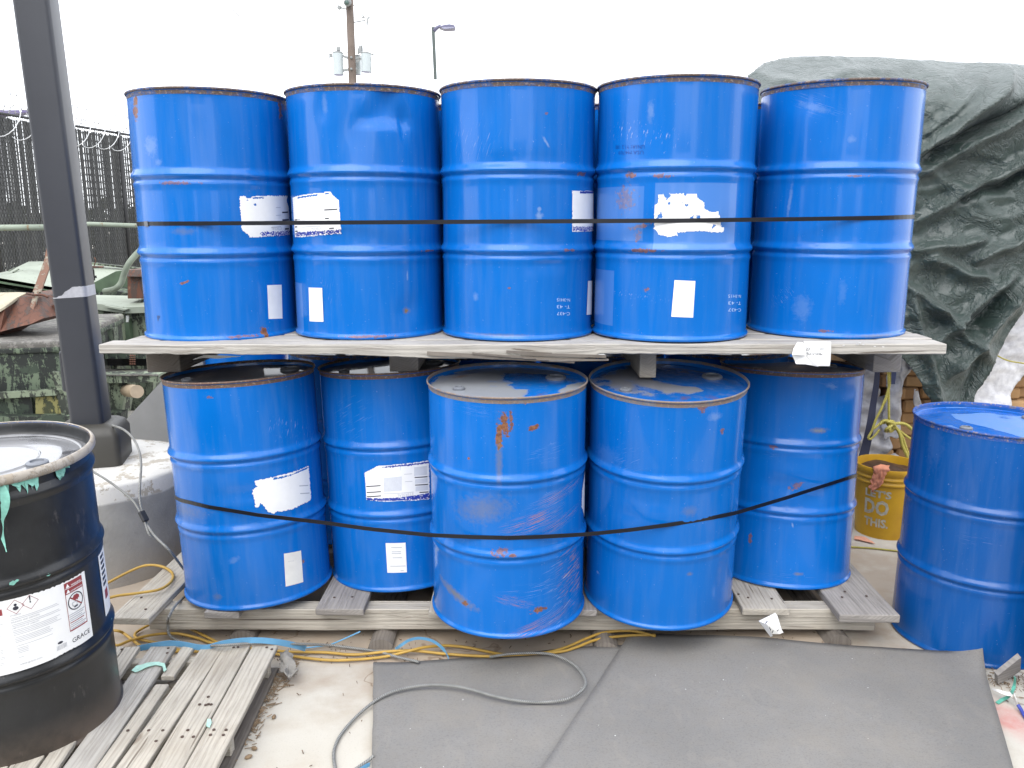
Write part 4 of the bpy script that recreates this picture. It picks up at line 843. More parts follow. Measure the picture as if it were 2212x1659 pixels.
ec = empty('extension_cord', G(800, 1400, 0), 'yellow extension cord looping along the foot of the lower pallet', 'cord')
q4 = lambda x, y, z=.012: (*pc(x, y), z)
p6 = lambda x, y, z=.012: ((x / 1.7015 + 1300) / 1.8517, (y / 1.7015 + 2400) / 1.8517, z)
cord('cord_length', gp([(170, 1330, .17), (235, 1292, .172), (300, 1281, .176), (345, 1273, .178), (370, 1256, .172), (372, 1238, .168), (350, 1224, .168), (318, 1221, .168), (285, 1232, .15), (235, 1258, .12), (180, 1290, .1)]), .0058, M_YCORD, parent=ec)
cord('cord_length', gp([q4(740, 455, .02), q4(800, 478, .02), q4(900, 440, .02), q4(1040, 407, .03), q4(1190, 398, .03), q4(1330, 425), q4(1440, 462), q4(1600, 490, .01), q4(1800, 505), q4(1950, 522), p6(0, 357), p6(200, 372), p6(420, 352, .02), p6(600, 345, .02), p6(830, 368), p6(1080, 382, .022), p6(1250, 374, .03), p6(1500, 358, .03), p6(1650, 318, .03), p6(1780, 262, .035), p6(1900, 222, .04), p6(2080, 210, .04), p6(2250, 245, .04)]), .0055, M_YCORD, parent=ec)
cord('cord_length', gp([q4(700, 372, .03), q4(800, 380, .03), q4(850, 402), q4(920, 455), q4(1000, 500), q4(1200, 520), q4(1500, 520), q4(1800, 530), q4(1950, 548), q4(2212, 578), p6(200, 406), p6(400, 387), p6(560, 350, .03), p6(680, 322, .03), p6(820, 311, .02), p6(960, 322), p6(1100, 350), p6(1220, 370, .03), p6(1400, 366, .035), p6(1600, 352, .035), p6(1720, 318, .035), p6(1850, 270, .035), p6(2060, 242, .035), p6(2250, 238, .035)]), .0055, M_YCORD, parent=ec)
cord('cord_length', gp([q4(1500, 470), q4(1400, 418), q4(1250, 345, .02), q4(1140, 318, .03), q4(1050, 325, .03), q4(950, 375), q4(918, 405), q4(935, 432), q4(1010, 450), q4(1090, 468), q4(1180, 500), q4(1300, 530)]), .0055, M_YCORD, parent=ec)
sc = empty('steel_cable', G(1000, 1500, 0), 'grey braided steel cable tied round the post and looping over the mat', 'cable')
q3 = lambda x, y, Y: A(x / 1.84375 / 1.8517, (y / 1.84375 + 1600) / 1.8517, Y)
cord('cable_length', [q3(780, 180, 3.98), q3(815, 186, 3.88), q3(900, 212, 3.76), q3(975, 275, 3.66), q3(1022, 365, 3.56), q3(1040, 480, 3.48), q3(1032, 620, 3.40), q3(1030, 720, 3.36), q3(1048, 822, 3.33), q3(1078, 905, 3.30), q3(1140, 1000, 3.22), q3(1250, 1110, 3.14), q3(1350, 1240, 3.26), q3(1430, 1330, 3.34), q3(1430, 1400, 3.34), q3(1375, 1438, 3.22), q3(1290, 1520, 2.98), q3(1242, 1610, 2.885), G(*q4(1142, 320)[:2], .08), G(*q4(1150, 400)[:2], .04), G(*q4(1200, 441)[:2], .02), G(*q4(1320, 472)[:2], .014), G(*q4(1450, 482)[:2], .12 - .0), G(*q4(1700, 466)[:2], .118), G(*q4(1900, 466)[:2], .10), G(*q4(2212, 476)[:2], .03)] +
     gp([p6(150, 322), p6(350, 350, .015), p6(500, 390, .02), p6(640, 422, .028)]), .0052, M_CABLE, parent=sc, sub=6)
cord('cable_length', gp([p6(1120, 388, .034), p6(1250, 368, .042), p6(1400, 361, .046), p6(1550, 372, .044), p6(1680, 430, .042), p6(1755, 510, .042), p6(1772, 580, .042), p6(1720, 640, .038), p6(1620, 683, .034), p6(1450, 698, .026), p6(1300, 685, .032), p6(1150, 655, .034), p6(1000, 612, .036), p6(880, 588, .036), p6(720, 580, .034), p6(560, 600, .03), p6(400, 652, .026), p6(250, 760, .014), p6(120, 900, .009), p6(62, 1020, .008), p6(68, 1143, .008), p6(110, 1300, .008)]), .0052, M_CABLE, parent=sc)
cord('cable_length', gp([p6(330, 1060, .02), p6(300, 1088, .014), p6(220, 1143, .010), p6(120, 1220, .008)]), .0052, M_CABLE, parent=sc)
cord('cable_length', [q3(600, 400, 3.5), q3(640, 412, 3.46), q3(668, 500, 3.44), q3(690, 530, 3.43), q3(780, 585, 3.41), q3(900, 672, 3.38), q3(980, 742, 3.35), q3(1036, 830, 3.32), q3(1070, 905, 3.29), q3(1098, 985, 3.25), q3(1128, 1015, 3.25)], .0048, M_CABLE, parent=sc)
b = MB(); b.bar(q3(1040, 822, 3.315), q3(1078, 895, 3.295), .026, .018); bevel(b.build('ferrule', simple('black_rubber', (.015, .016, .02), .5), sc), .004)
bs = empty('blue_strapping', G(950, 1420, 0), 'pale blue plastic strapping snagged between the small pallet and the lower pallet', 'strapping')
ribbon('strapping_length', smoothpath([G(*pc(*p), z) for p, z in (((940, 500), .09), ((1060, 478), .11), ((1160, 465), .115), ((1260, 475), .112), ((1350, 492), .112), ((1420, 492), .112), ((1520, 465), .115), ((1650, 447), .13), ((1780, 445), .13), ((1900, 458), .11), ((2010, 480), .07), ((2080, 500), .03))], 6), .022, M_LBLUE, bs)
ribbon('strapping_length', smoothpath(gp([p6(480, 335, .01), p6(520, 306, .05), p6(570, 275, .07), p6(640, 260, .075), p6(720, 274, .065), p6(780, 310, .045), p6(820, 355, .02), p6(842, 398, .02)]), 6), .011, M_LBLUE, bs)
cord('strapping_length', [G(*p6(240, 215)[:2], .07), G(*p6(60, 295)[:2], .02), G(*p6(0, 310)[:2], .012), G(*q4(2050, 500)[:2], .012)], .003, M_LBLUE, parent=bs)
cord('strapping_length', [A(828, 1308, 3.4), A(838, 1290, 3.6)], .003, M_LBLUE, parent=bs)
ribbon('strapping_length', smoothpath(gp([p6(305, 1118, .012), p6(270, 1135, .012), p6(200, 1180, .01), p6(120, 1230, .01)]), 4), .012, M_LBLUE, bs)
# dry litter along the small pallet and under the big one
def litter(name, spots, n, lab, cols, size=(.008, .035), seed=1):
    R = random.Random(seed); b = MB()
    for i in range(n):
        (x0, y0, x1, y1, w) = R.choice(spots); t = R.random(); p = Vector((x0 + (x1-x0)*t + R.gauss(0, w), y0 + (y1-y0)*t + R.gauss(0, w), .002 + R.random() * .006)); L = R.uniform(*size); an = R.uniform(0, math.pi)
        b.bar(p, p + Vector((math.cos(an) * L, math.sin(an) * L, R.uniform(-.002, .008))), R.uniform(.001, .0035), .0015)
    return meta(b.build(name, cols), lab, 'litter', kind='stuff')
ga, gb, gc_ = G(640, 1425), G(545, 1560), G(470, 1659)
M_STRAW = simple('dry_straw', (.22, .155, .095), .9, .45, 40)
litter('leaf_litter', [(ga.x, ga.y, gb.x, gb.y, .018), (gb.x + .01, gb.y, gc_.x, gc_.y, .02)], 420, 'dry pine needles and bark crumbs along the edge of the small pallet', M_STRAW)
litter('grit', [(-1.3, 2.98, 1.2, 3.02, .05), (-1.2, 2.9, -.3, 2.9, .04), (.4, 2.62, -.5, 2.5, .35), (1.72, 2.75, 1.9, 2.65, .05)], 380, 'specks of grit and twig scattered on the concrete', simple('dark_grit', (.12, .08, .05), .9, .5, 50), (.003, .014), 4)
for i, (x, y) in enumerate(((1865, 975), (1730, 1190), (1690, 1250))):
    g = G(*pc(x, y)); b = MB(); b.lathe([(.0005, -.012), (.006, -.006), (.007, .004), (.004, .011), (.0005, .013)], 7, (0, 0, 0)); o = b.build('wood_chip', M_STRAW, None, True)
    o.matrix_world = Matrix.Translation((g.x, g.y, .006)) @ Matrix.Rotation(1.4, 4, Vector((math.cos(i), math.sin(i), 0))); meta(o, ['brown wood chip on pale concrete, farthest of three beside the small pallet', 'brown wood chip on pale concrete, middle of three beside the small pallet', 'brown wood chip against the near corner block of the small pallet'][i], 'wood chip', 'wood chips beside the small pallet')
# ------------------------------------------------------------------ STEEL POST, COVER AND CONCRETE PIER
M_POST = simple('dark_grey_powdercoat', (.036, .038, .045), .42, .10, 8); M_COVER = simple('dark_taupe_plastic', (.042, .039, .032), .5, .15, 6, bump=.05)
def rbox(w, d, z0, z1, r=.02, n=4, top=1.0):
    P = []
    for cx, cy, a0 in ((w/2-r, d/2-r, 0), (-w/2+r, d/2-r, 90), (-w/2+r, -d/2+r, 180), (w/2-r, -d/2+r, 270)):
        for i in range(n + 1): a = math.radians(a0 + 90 * i / n); P.append((cx + r * math.cos(a), cy + r * math.sin(a)))
    return P
def prism(name, P, z0, z1, mat, parent, M=Matrix.Identity(4), lean=Vector((0, 0, 0)), scale1=1.0, ch=0):
    n = len(P); lv = [(z0, 1.0)] + ([(z1 - ch, 1.0), (z1 - ch * .3, scale1 + (1 - scale1) * .6), (z1, scale1)] if ch else [(z1, scale1)])
    V = [];
    for z, s in lv:
        for x, y in P: V.append(M @ (Vector((x * s, y * s, z)) + lean * (z - z0)))
    Fq = [(i*n+k, i*n+(k+1) % n, (i+1)*n+(k+1) % n, (i+1)*n+k) for i in range(len(lv) - 1) for k in range(n)] + [tuple(range(n))[::-1], tuple(range((len(lv)-1)*n, len(lv)*n))]
    return mesh(name, V, Fq, mat, parent, True, sharp=35)
post = empty('steel_post', (-2.03, 3.92, .47), 'square dark grey steel post leaning slightly, standing on the round concrete pier', 'post')
MP = Matrix.Translation((-2.025, 3.93, 0)) @ Matrix.Rotation(math.radians(9), 4, 'Z'); LEAN = Vector((-.028, 0, 0))
prism('shaft', rbox(.150, .150, 0, 1, .022), .48, 4.2, M_POST, post, MP, LEAN)
MC = Matrix.Translation((-2.03, 3.92, 0)) @ Matrix.Rotation(math.radians(14), 4, 'Z')
prism('base_cover', rbox(.30, .30, 0, 1, .03), .47, .665, M_COVER, post, MC, scale1=.72, ch=.05)
def around(w, d, r, off, z0f, z1f, n=64, arc=(0, 1)):
    P = rbox(w + 2 * off, d + 2 * off, 0, 1, r + off, 6); n = len(P); V, Fq = [], []
    for i, (x, y) in enumerate(P + [P[0]]):
        t = i / n; 
        for z in (z0f(x, y), z1f(x, y)): V.append(MP @ (Vector((x, y, z)) + LEAN * (z - .48)))
    for i in range(n): Fq.append((2*i, 2*i+2, 2*i+3, 2*i+1))
    return V, Fq
V, Fq = [], []
P0 = rbox(.152, .152, 0, 1, .022, 8); Pf = []
L0 = P0 + [P0[0]]
for (a, c) in zip(L0, L0[1:]):
    n_ = max(1, int(math.hypot(c[0]-a[0], c[1]-a[1]) / .004))
    for i in range(n_): Pf.append((a[0] + (c[0]-a[0]) * i / n_, a[1] + (c[1]-a[1]) * i / n_))
Pf.append(Pf[0]); zlo, zhi = A(175, 645, 3.85).z, A(180, 622, 3.85).z
for i, (x, y) in enumerate(Pf):
    tear = .5 + .5 * noise.noise(Vector((i * .22, 1, 0))); left = max(0, min(1, (-x + .02) / .07)) if y < -.05 else 0
    z0 = zlo + .05 * (x + .07); z1 = zhi + .05 * (x + .07) - left * .035 - left * tear * .02 + .002 * noise.noise(Vector((i * .9, 5, 0)))
    V += [MP @ (Vector((x, y, z)) + LEAN * (z - .48)) for z in (z0, max(z1, z0 + .004))]
Fq = [(2*i, 2*i+2, 2*i+3, 2*i+1) for i in range(len(Pf) - 1)]
mesh('tape_band', V, Fq, simple('torn_grey_tape', (.40, .40, .42), .45, .2, 60), post, True)
b = MB(); c = A(152, 800, 3.97); b.box((c.x - .03, 3.93, c.z - .10), (c.x + .05, 4.0, c.z + .10)); bevel(b.build('junction_box', M_POST, post), .012, 3)
def pier_mat():
    t = NT('cast_concrete'); v = t.obj(); z = t.n('SeparateXYZ', {0: v}).outputs[2]; a = t.noise(v, 4, 6, .6); c = t.noise(v, 60, 5, .7)
    col = t.mix(t.ramp(a, .3, .7), (.23, .228, .22), (.36, .355, .335)); top = t.ramp(t.math('ADD', z, t.math('MULTIPLY', a, .04)), .405, .415)
    col = t.mix(top, col, (.58, .565, .53)); fl = t.noise(v, 9, 6, .75); col = t.mix(t.math('MULTIPLY', t.ramp(fl, .54, .56), t.math('MULTIPLY', top, .8)), col, (.33, .29, .23))
    col = t.mix(t.math('MULTIPLY', t.ramp(z, .0, .2, .5, 0), a), col, (.28, .20, .13)); t.set(Base_Color=col, Roughness=.85); t.bump(t.math('ADD', a, c), .4, .008); return t.m
b = MB(); b.lathe([(.455, 0), (.452, .2), (.450, .36), (.447, .455), (.435, .470), (.3, .471), (.001, .471)], 72, (-2.02, 3.88, 0))
for i, v in enumerate(b.v): 
    if v.z > .3: v.z += .008 * noise.noise(v * 6)
meta(b.build('concrete_pier', pier_mat(), None, True, sharp=50), 'round grey concrete pier with flaking white top under the dark post', 'concrete pier')
# grey sheet leaning behind
b = MB(); q = [A(236, 945, 4.50), A(345, 828, 4.5), A(430, 730, 4.5), A(470, 1000, 4.48), A(430, 1060, 4.45), A(236, 1040, 4.45)]
n = len(q); V = q + [p + Vector((0, .04, 0)) for p in q]; meta(mesh('grey_slab', V, [tuple(range(n))[::-1], tuple(range(n, 2*n))] + [(i, (i+1) % n, (i+1) % n + n, i + n) for i in range(n)], simple('pale_grey_board', (.22, .22, .215), .8, .1, 12, bump=.1)), 'plain grey sloping slab standing behind the left drums above the concrete pier', 'slab')
# ------------------------------------------------------------------ RUSTY GREEN CONTAINERS
M_PEEL = peel_material('peeling_dark_green', (.010, .014, .012), (.110, .145, .095), .520, (.030, .045, .030), 1.4); M_PEEL2 = peel_material('peeling_light_green', (.170, .205, .140), (.022, .026, .020), .50, None, 1.6)
M_LIDG = peel_material('pale_green_lid', (.26, .29, .235), (.12, .115, .08), .60); M_MIDG = simple('mid_green_metal', (.060, .095, .055), .6, .45, 9); M_RUST = peel_material('rusty_brown', (.12, .045, .025), (.06, .042, .035), .52, (.18, .085, .05)); M_PALER = peel_material('sun_bleached_panel', (.40, .36, .26), (.24, .13, .085), .6)
M_GTOP = peel_material('grimy_grey_top', (.17, .16, .145), (.09, .085, .075), .5, (.21, .22, .17), 6); M_DARK = simple('black_void', (.01, .01, .01), .9); M_YSIGN = peel_material('yellow_painted_patch', (.26, .24, .09), (.03, .04, .02), .52, None, 1.6)
def solid(name, q, mat, parent=None, off=Vector((0, .03, 0)), bev=0):
    q = [A(*p) if not isinstance(p, Vector) else p for p in q]; n = len(q); V = q + [p + off for p in q]
    o = mesh(name, V, [tuple(range(n))[::-1], tuple(range(n, 2*n))] + [(i, (i+1) % n, (i+1) % n + n, i + n) for i in range(n)], mat, parent)
    bm = bmesh.new(); bm.from_mesh(o.data); bmesh.ops.recalc_face_normals(bm, faces=bm.faces); bm.to_mesh(o.data); bm.free()
    if bev: bevel(o, bev, 2)
    return o
DA = empty('dumpster', (-3.4, 5.8, 0), 'peeling dark green dumpster with a flat grimy grey top, left of the post', 'dumpster')
zt_ = .868; pfl, pc_, prb = Vector((-4.7, 4.78, 0)), Vector((-2.83, 5.20, 0)), Vector((-3.13, 6.74, 0)); pbl = pfl + (prb - pc_)
def hullbox(name, P, z0, z1, mat, parent, bev=.03): 
    n = len(P); V = [Vector((p.x, p.y, z0)) for p in P] + [Vector((p.x, p.y, z1)) for p in P]
    o = mesh(name, V, [tuple(range(n))[::-1], tuple(range(n, 2*n))] + [(i, (i+1) % n, (i+1) % n + n, i + n) for i in range(n)], mat, parent); bevel(o, bev, 3); return o
cen = (pfl + pc_ + prb + pbl) / 4; ins = lambda s: [cen + (p - cen) * s for p in (pfl, pc_, prb, pbl)]
hullbox('body', ins(.985), .10, zt_ - .05, M_PEEL, DA, .03)
o = hullbox('top_panel', ins(1.0), zt_ - .055, zt_, M_GTOP, DA, .02); 
hullbox('top_rim', ins(1.004), zt_ - .075, zt_ - .035, M_PEEL, DA, .012)
fd = (pc_ - pfl).normalized(); fn = Vector((fd.y, -fd.x, 0)); rd = (prb - pc_).normalized(); rn = Vector((rd.y, -rd.x, 0))
def fpt(px, py, o=0.0):      # on the dumpster's front face
    r = ray(px, py); p0 = pc_ - Vector((0, 0, HC)); t = (p0.dot(fn)) / r.dot(fn) ; p = Vector((0, 0, HC)) + r * (((pc_ - Vector((0, 0, HC))).dot(fn)) / r.dot(fn)); return p + fn * o
def rib(pts, mat, name='rib', o=.05):
    q = [fpt(*p, .045 - .03) for p in pts]; return solid(name, [Vector(x) for x in q], mat, DA, off=fn * o)
rib([(-60, 848), (120, 838), (150, 838), (150, 850), (120, 850), (-60, 861)], M_PEEL2, o=.05); rib([(118, 800), (132, 800), (154, 890), (140, 893)], M_PEEL2); rib([(-60, 893), (175, 891), (175, 925), (-60, 930)], M_PEEL, 'base_rail', .09)
rib([(79, 857), (130, 853), (136, 891), (80, 893)], M_YSIGN, 'yellow_patch', .012); rib([(-10, 858), (70, 856), (74, 892), (-10, 893)], M_PEEL, 'recessed_panel', .006)
for t in (.15, .45, .75): p = pc_ + rd * 1.58 * t; b = MB(); b.box((-.02, -.05, .15), (.02, .05, .80)); o = b.build('side_rib', M_PEEL2, DA, world=False); o.matrix_local = MW[DA.name].inverted() @ Matrix.Translation(p + rn * -.0) @ Matrix.Rotation(math.atan2(rn.y, rn.x), 4, 'Z')
p = A(264, 668 + 30, 6.5)
# container B with the pale sloped lid, behind
DB = empty('dumpster', (-4.2, 8.3, 0), 'green dumpster with a large pale green sloped lid under the fence', 'dumpster')
Yb = 7.6
solid('body', [(-60, 612, Yb), (125, 640, Yb), (195, 640, Yb), (230, 625, Yb), (315, 640, Yb), (315, 900, Yb), (-60, 900, Yb)], M_PEEL, DB, Vector((0, 1.2, 0)))
solid('lid_edge', [(-60, 602, 7.5), (0, 601, 7.5), (125, 622, 7.5), (126, 632, 7.5), (0, 612, 7.5), (-60, 612, 7.5)], M_MIDG, DB, Vector((0, .05, 0)))
L = [A(-90, 606, 7.5), A(0, 600, 7.5), A(124, 622, 7.5), A(119, 564, 8.9), A(62, 565, 9.0), A(20, 585, 8.4)]
mesh('lid', L + [p - Vector((0, 0, .03)) for p in L], [(0, 1, 2, 3, 4, 5), (11, 10, 9, 8, 7, 6)] + [(i, i+6, (i+1) % 6+6, (i+1) % 6) for i in range(6)], M_LIDG, DB)
L = [A(124, 622, 7.5), A(200, 637, 7.5), A(204, 612, 8.1), A(250, 588, 8.6), A(305, 581, 8.8), A(185, 568, 9.1), A(119, 564, 8.9)]
mesh('lid', L + [p - Vector((0, 0, .03)) for p in L], [tuple(range(7)), tuple(range(7, 14))[::-1]] + [(i, i+7, (i+1) % 7+7, (i+1) % 7) for i in range(7)], M_LIDG, DB)
solid('lid_side', [(200, 612, 7.9), (250, 586, 7.9), (300, 582, 7.9), (300, 634, 7.9), (200, 634, 7.9)], M_MIDG, DB, Vector((0, .3, 0)))
solid('hinge_rail', [(185, 566, 8.7), (310, 580, 8.7), (310, 584, 8.7), (185, 570, 8.7)], M_PEEL2, DB, Vector((0, .06, 0)))
R = random.Random(2)
for i in range(6):
    x = 20 + i * 9; y = 592 + i * 3; a, c = A(x, y - 2, 7.9), A(x + 12, y - 9, 8.1); bb = MB(); bb.bar(a + Vector((0, 0, .02)), c + Vector((0, 0, .02)), .012, .008); bb.build('weld_ridge', M_PEEL2, DB)
# container C, olive, far right with rust box on top
DC = empty('dumpster', (-3.3, 7.3, 0), 'olive green container carrying the rusty square duct, between the post and the left drums', 'dumpster')
solid('body', [(205, 658, 7.0), (275, 660, 7.0), (330, 660, 7.0), (330, 900, 7.0), (205, 900, 7.0)], M_PEEL2, DC, Vector((0, 1.3, 0)))
L = [A(200, 655, 6.9), A(270, 664, 6.9), A(335, 662, 6.9), A(335, 640, 7.5), A(202, 637, 7.5)]
mesh('top_panel', L + [p - Vector((0, 0, .05)) for p in L], [tuple(range(5)), tuple(range(5, 10))[::-1]] + [(i, i+5, (i+1) % 5+5, (i+1) % 5) for i in range(5)], M_LIDG, DC)
solid('lip', [(225, 660, 6.86), (275, 668, 6.86), (268, 671, 6.86), (230, 664, 6.86)], M_LIDG, DC, Vector((0, .05, 0)))
solid('side_rib', [(268, 690, 6.93), (278, 690, 6.93), (282, 735, 6.93), (272, 735, 6.93)], M_MIDG, DC, Vector((0, .06, 0)))
solid('bracket', [(272, 682, 6.92), (277, 682, 6.92), (277, 696, 6.92), (272, 696, 6.92)], simple('pale_tag', (.5, .52, .5), .5), DC, Vector((0, .02, 0)))
solid('rear_frame', [(215, 760, 6.2), (320, 762, 6.2), (320, 790, 6.2), (215, 790, 6.2)], M_DARK, DC, Vector((0, .6, 0)))
RB_ = empty('rusty_duct', A(290, 640, 7.15), 'rust red square duct standing on the olive container beside the left drum', 'duct')
solid('duct_body', [(275, 596, 7.1), (312, 596, 7.1), (312, 645, 7.1), (276, 645, 7.1)], M_RUST, RB_, Vector((0, .3, 0))); solid('duct_cap', [(273, 583, 7.08), (312, 582, 7.08), (312, 598, 7.05), (272, 598, 7.05)], M_RUST, RB_, Vector((0, .34, 0)), .005)
cord('green_hose', [A(226, 629, 6.9), A(238, 627, 6.85), A(252, 622, 6.8), A(262, 610, 6.8), A(268, 592, 6.8), A(278, 570, 6.8), A(292, 552, 6.85), A(306, 538, 6.9)], .024, simple('dull_green_hose', (.16, .19, .145), .6, .3, 12), 'dull green hose bending up over the container lid to the left drum', 'hose')
# small valve on the lid
vb = empty('rusty_valve', A(200, 620, 6.9), 'thin rusty valve with a flat hand wheel just right of the post', 'valve')
b = MB(); b.tube([A(197, 655, 6.9), A(197, 577, 6.9)], .018, 8); b.tube([A(203, 606, 6.9), A(201, 582, 6.9)], .010, 6); b.build('stem', M_DARK, vb, True)
c = A(203, 577, 6.9); b = MB(); b.tube([c + Vector((.07 * math.cos(t * .3927), .07 * math.sin(t * .3927), 0)) for t in range(17)], .007, 6, False); b.build('hand_wheel', M_RUST, vb, True)
b = MB(); b.tube([A(203, 575, 6.9), A(207, 562, 6.9), A(204, 556, 6.9)], .004, 5); b.build('wire_end', M_RUST, vb, True)
b = MB(); b.bar(A(190, 600, 6.88), A(207, 598, 6.88), .03, .02); b.build('bracket', M_DARK, vb)
# brown rusted chute on top of dumpster A and the leaning rusty bar
CH = empty('rusty_chute', A(60, 690, 5.7), 'rusted brown metal chute with bleached top lying on the dumpster', 'scrap metal')
V = []; nn = 14
prof = [(0, 633), (28, 632), (48, 631), (56, 634)]
front = [(-80, 765, 5.35), (0, 717, 5.35), (40, 706, 5.35), (66, 700, 5.35), (92, 688, 5.4), (100, 672, 5.5), (90, 640, 5.6), (75, 637, 5.6), (58, 634, 5.6), (38, 643, 5.5), (12, 662, 5.4), (-80, 720, 5.3)]
solid('side_plate', front, M_RUST, CH, Vector((0, .35, 0)))
L = [A(-80, 719, 5.29), A(12, 661, 5.39), A(38, 642, 5.49), A(58, 632, 5.6), A(40, 631, 6.2), A(-10, 632, 6.2), A(-90, 640, 6.0)]
mesh('top_plate', L + [p - Vector((0, 0, .015)) for p in L], [tuple(range(7)), tuple(range(7, 14))[::-1]] + [(i, i+7, (i+1) % 7+7, (i+1) % 7) for i in range(7)], M_PALER, CH)
cord('rim_wire', [A(58, 634, 5.55), A(76, 637, 5.5), A(92, 637, 5.5), A(104, 642, 5.5)], .008, M_RUST, parent=CH)
solid('bent_bracket', [(96, 668, 5.6), (112, 660, 5.6), (128, 655, 5.6), (131, 663, 5.6), (118, 676, 5.6), (104, 684, 5.6), (96, 690, 5.6)], M_RUST, CH, Vector((0, .1, 0)))
rb = empty('rusty_bar', A(63, 690, 5.45), 'long rusty flat bar leaning from the chute up toward the fence', 'metal bar')
b = MB(); b.bar(A(112, 524, 5.9), A(106, 556, 5.8), .05, .012); b.bar(A(107, 556, 5.8), A(80, 632, 5.55), .05, .014); b.bar(A(80, 632, 5.55), A(62, 690, 5.4), .028, .014); b.build('bar', peel_material('flaking_rust', (.16, .08, .05), (.24, .21, .16), .52), rb)
# low shelf, pipe and leg right of the post
SF = empty('steel_stand', A(250, 850, 5.6), 'low green steel stand with pipe end between the post and leaning drum', 'stand')
solid('rail', [(215, 809, 5.6), (342, 809, 5.6), (342, 826, 5.6), (215, 828, 5.6)], M_PEEL2, SF, Vector((0, .12, 0))); solid('shelf', [A(215, 809, 5.59), A(342, 809, 5.59), A(340, 797, 6.1), A(220, 797, 6.1)], M_GTOP, SF, Vector((0, 0, -.01)))
solid('leg', [(236, 828, 5.66), (274, 828, 5.66), (262, 895, 5.66), (240, 895, 5.66)], M_PEEL2, SF, Vector((0, .15, 0))); solid('lower_rail', [(200, 893, 5.55), (262, 892, 5.55), (262, 925, 5.55), (200, 925, 5.55)], M_PEEL, SF, Vector((0, .1, 0)))
b = MB(); b.tube([A(296, 846, 5.5), A(262, 841, 5.8)], .045, 14); b.build('pipe_stub', simple('faded_rust_pipe', (.33, .26, .18), .7, .3, 12), SF, True, sharp=40)
solid('upper_block', [(218, 757, 5.9), (318, 760, 5.9), (318, 775, 5.9), (218, 775, 5.9)], M_PEEL, SF, Vector((0, .3, 0)))
b = MB(); R = random.Random(8)
for i in range(3):
    for j in range(5): c = A(282 + i * 4.2, 768 + j * 4.6, 5.85); b.lathe([(.0001, -.008), (.010, 0), (.0001, .008)], 8, c)
b.build('bolt_heads', M_RUST, SF, kind='stuff')
# green rail pipe crossing in front of the fence
RP = empty('pipe_rail', A(150, 495, 6.0), 'thin faded green pipe rail running level in front of the fence', 'rail')
M_RPIPE = peel_material('faded_green_pipe', (.24, .28, .22), (.22, .15, .08), .58)
b = MB(); b.tube([A(-60, 492, 5.8), A(0, 492, 5.8), A(115, 491, 5.8)], .021, 12); b.build('pipe', M_RPIPE, RP, True); b = MB(); b.tube(smoothpath([A(150, 492, 6.4), A(172, 489, 6.4), A(180, 485, 6.4), A(192, 484, 6.4), A(250, 486, 6.4), A(310, 488, 6.4)], 5), .017, 12); b.build('pipe', M_RPIPE, RP, True)
b = MB(); b.tube([A(-60, 492, 5.85), A(-60, 760, 5.85)], .02, 8); b.tube([A(330, 488, 6.4), A(340, 760, 6.4)], .017, 8); b.build('upright', M_RPIPE, RP, True)
# ------------------------------------------------------------------ SLATTED FENCE AND RAZOR WIRE
fa, fb = Vector((-7.62, 8.5, 0)), Vector((-6.80, 15.0, 0)); fdv = (fb - fa).normalized(); FLEN = 12.0; FH = 3.05
zf = lambda s: FH + .02
FE = empty('chain_link_fence', fa + fdv * 5, 'tall chain-link fence with dark privacy slats behind the rusty containers', 'fence')
M_FPOST = simple('black_fence_post', (.009, .0095, .011), .5, .2); M_SLAT = [simple('grey_black_slat', (.050, .053, .053), .6, .3, 30), simple('worn_grey_slat', (.070, .073, .072), .6, .3, 30)]
LB = (fb - fa).length; fnr = Vector((fdv.y, -fdv.x, 0))
pp = None
for i, s in enumerate((LB - 9.6, LB - 6.4, LB - 3.2, LB, LB + 3.2)):
    q = fa + fdv * s; b = MB(); b.tube([q + fnr * .02, q + fnr * .02 + Vector((0, 0, FH + .03))], .034, 12); b.build('post', M_FPOST, FE, True)
b = MB(); b.tube([fa + fdv * (LB - 9.6) + Vector((0, 0, FH)), fa + fdv * (LB + 3.2) + Vector((0, 0, FH))], .021, 8); b.build('top_rail', M_FPOST, FE, True)
ls = MB(); ls.box((-.0256, -.0015, .03), (.0265, .0015, FH - .035)); src = None; R = random.Random(4); ang = math.atan2(fdv.y, fdv.x)
s = LB - 9.5; i = 0; srcs = []
while s < LB + 3.1 and i < 215:
    q = fa + fdv * s; w = R.random(); M = Matrix.Translation(q + fnr * R.uniform(-.004, .004) + Vector((0, 0, R.uniform(-.03, .0)))) @ Matrix.Rotation(ang, 4, 'Z') @ Matrix.Rotation(math.radians(R.uniform(-9, 9)), 4, 'Z') @ Matrix.Rotation(math.radians(R.uniform(-.12, .12)), 4, 'Y')
    if i < 2:
        o = mesh('slat', ls.v, ls.f, M_SLAT[i], None); o.parent = FE; srcs.append(o); o.matrix_local = MW[FE.name].inverted() @ M
    else: share('slat', srcs[0 if R.random() < .6 else 1], FE, MW[FE.name].inverted() @ M)
    s += .0605; i += 1
wv, wf = MB(), None; D = .062; L0, L1_ = LB - 9.6, LB + 3.2
k0 = -int(FH / D); R = random.Random(6)
kx = 0
x = L0 - FH * .55
while x < L1_:
    for sg in (1, -1):
        s0, z0, s1, z1 = x, 0.03, x + FH * .55, FH
        if s0 < L0: z0 += (L0 - s0) / .55; s0 = L0
        if s1 > L1_: z1 -= (s1 - L1_) / .55; s1 = L1_
        if sg < 0: z0, z1 = FH + .03 - z0, FH + .03 - z1
        a = fa + fdv * s0 + Vector((0, 0, z0)) + fnr * .012; c = fa + fdv * s1 + Vector((0, 0, z1)) + fnr * .012; wv.bar(a, c, .0038, .0038)
    x += D * .98
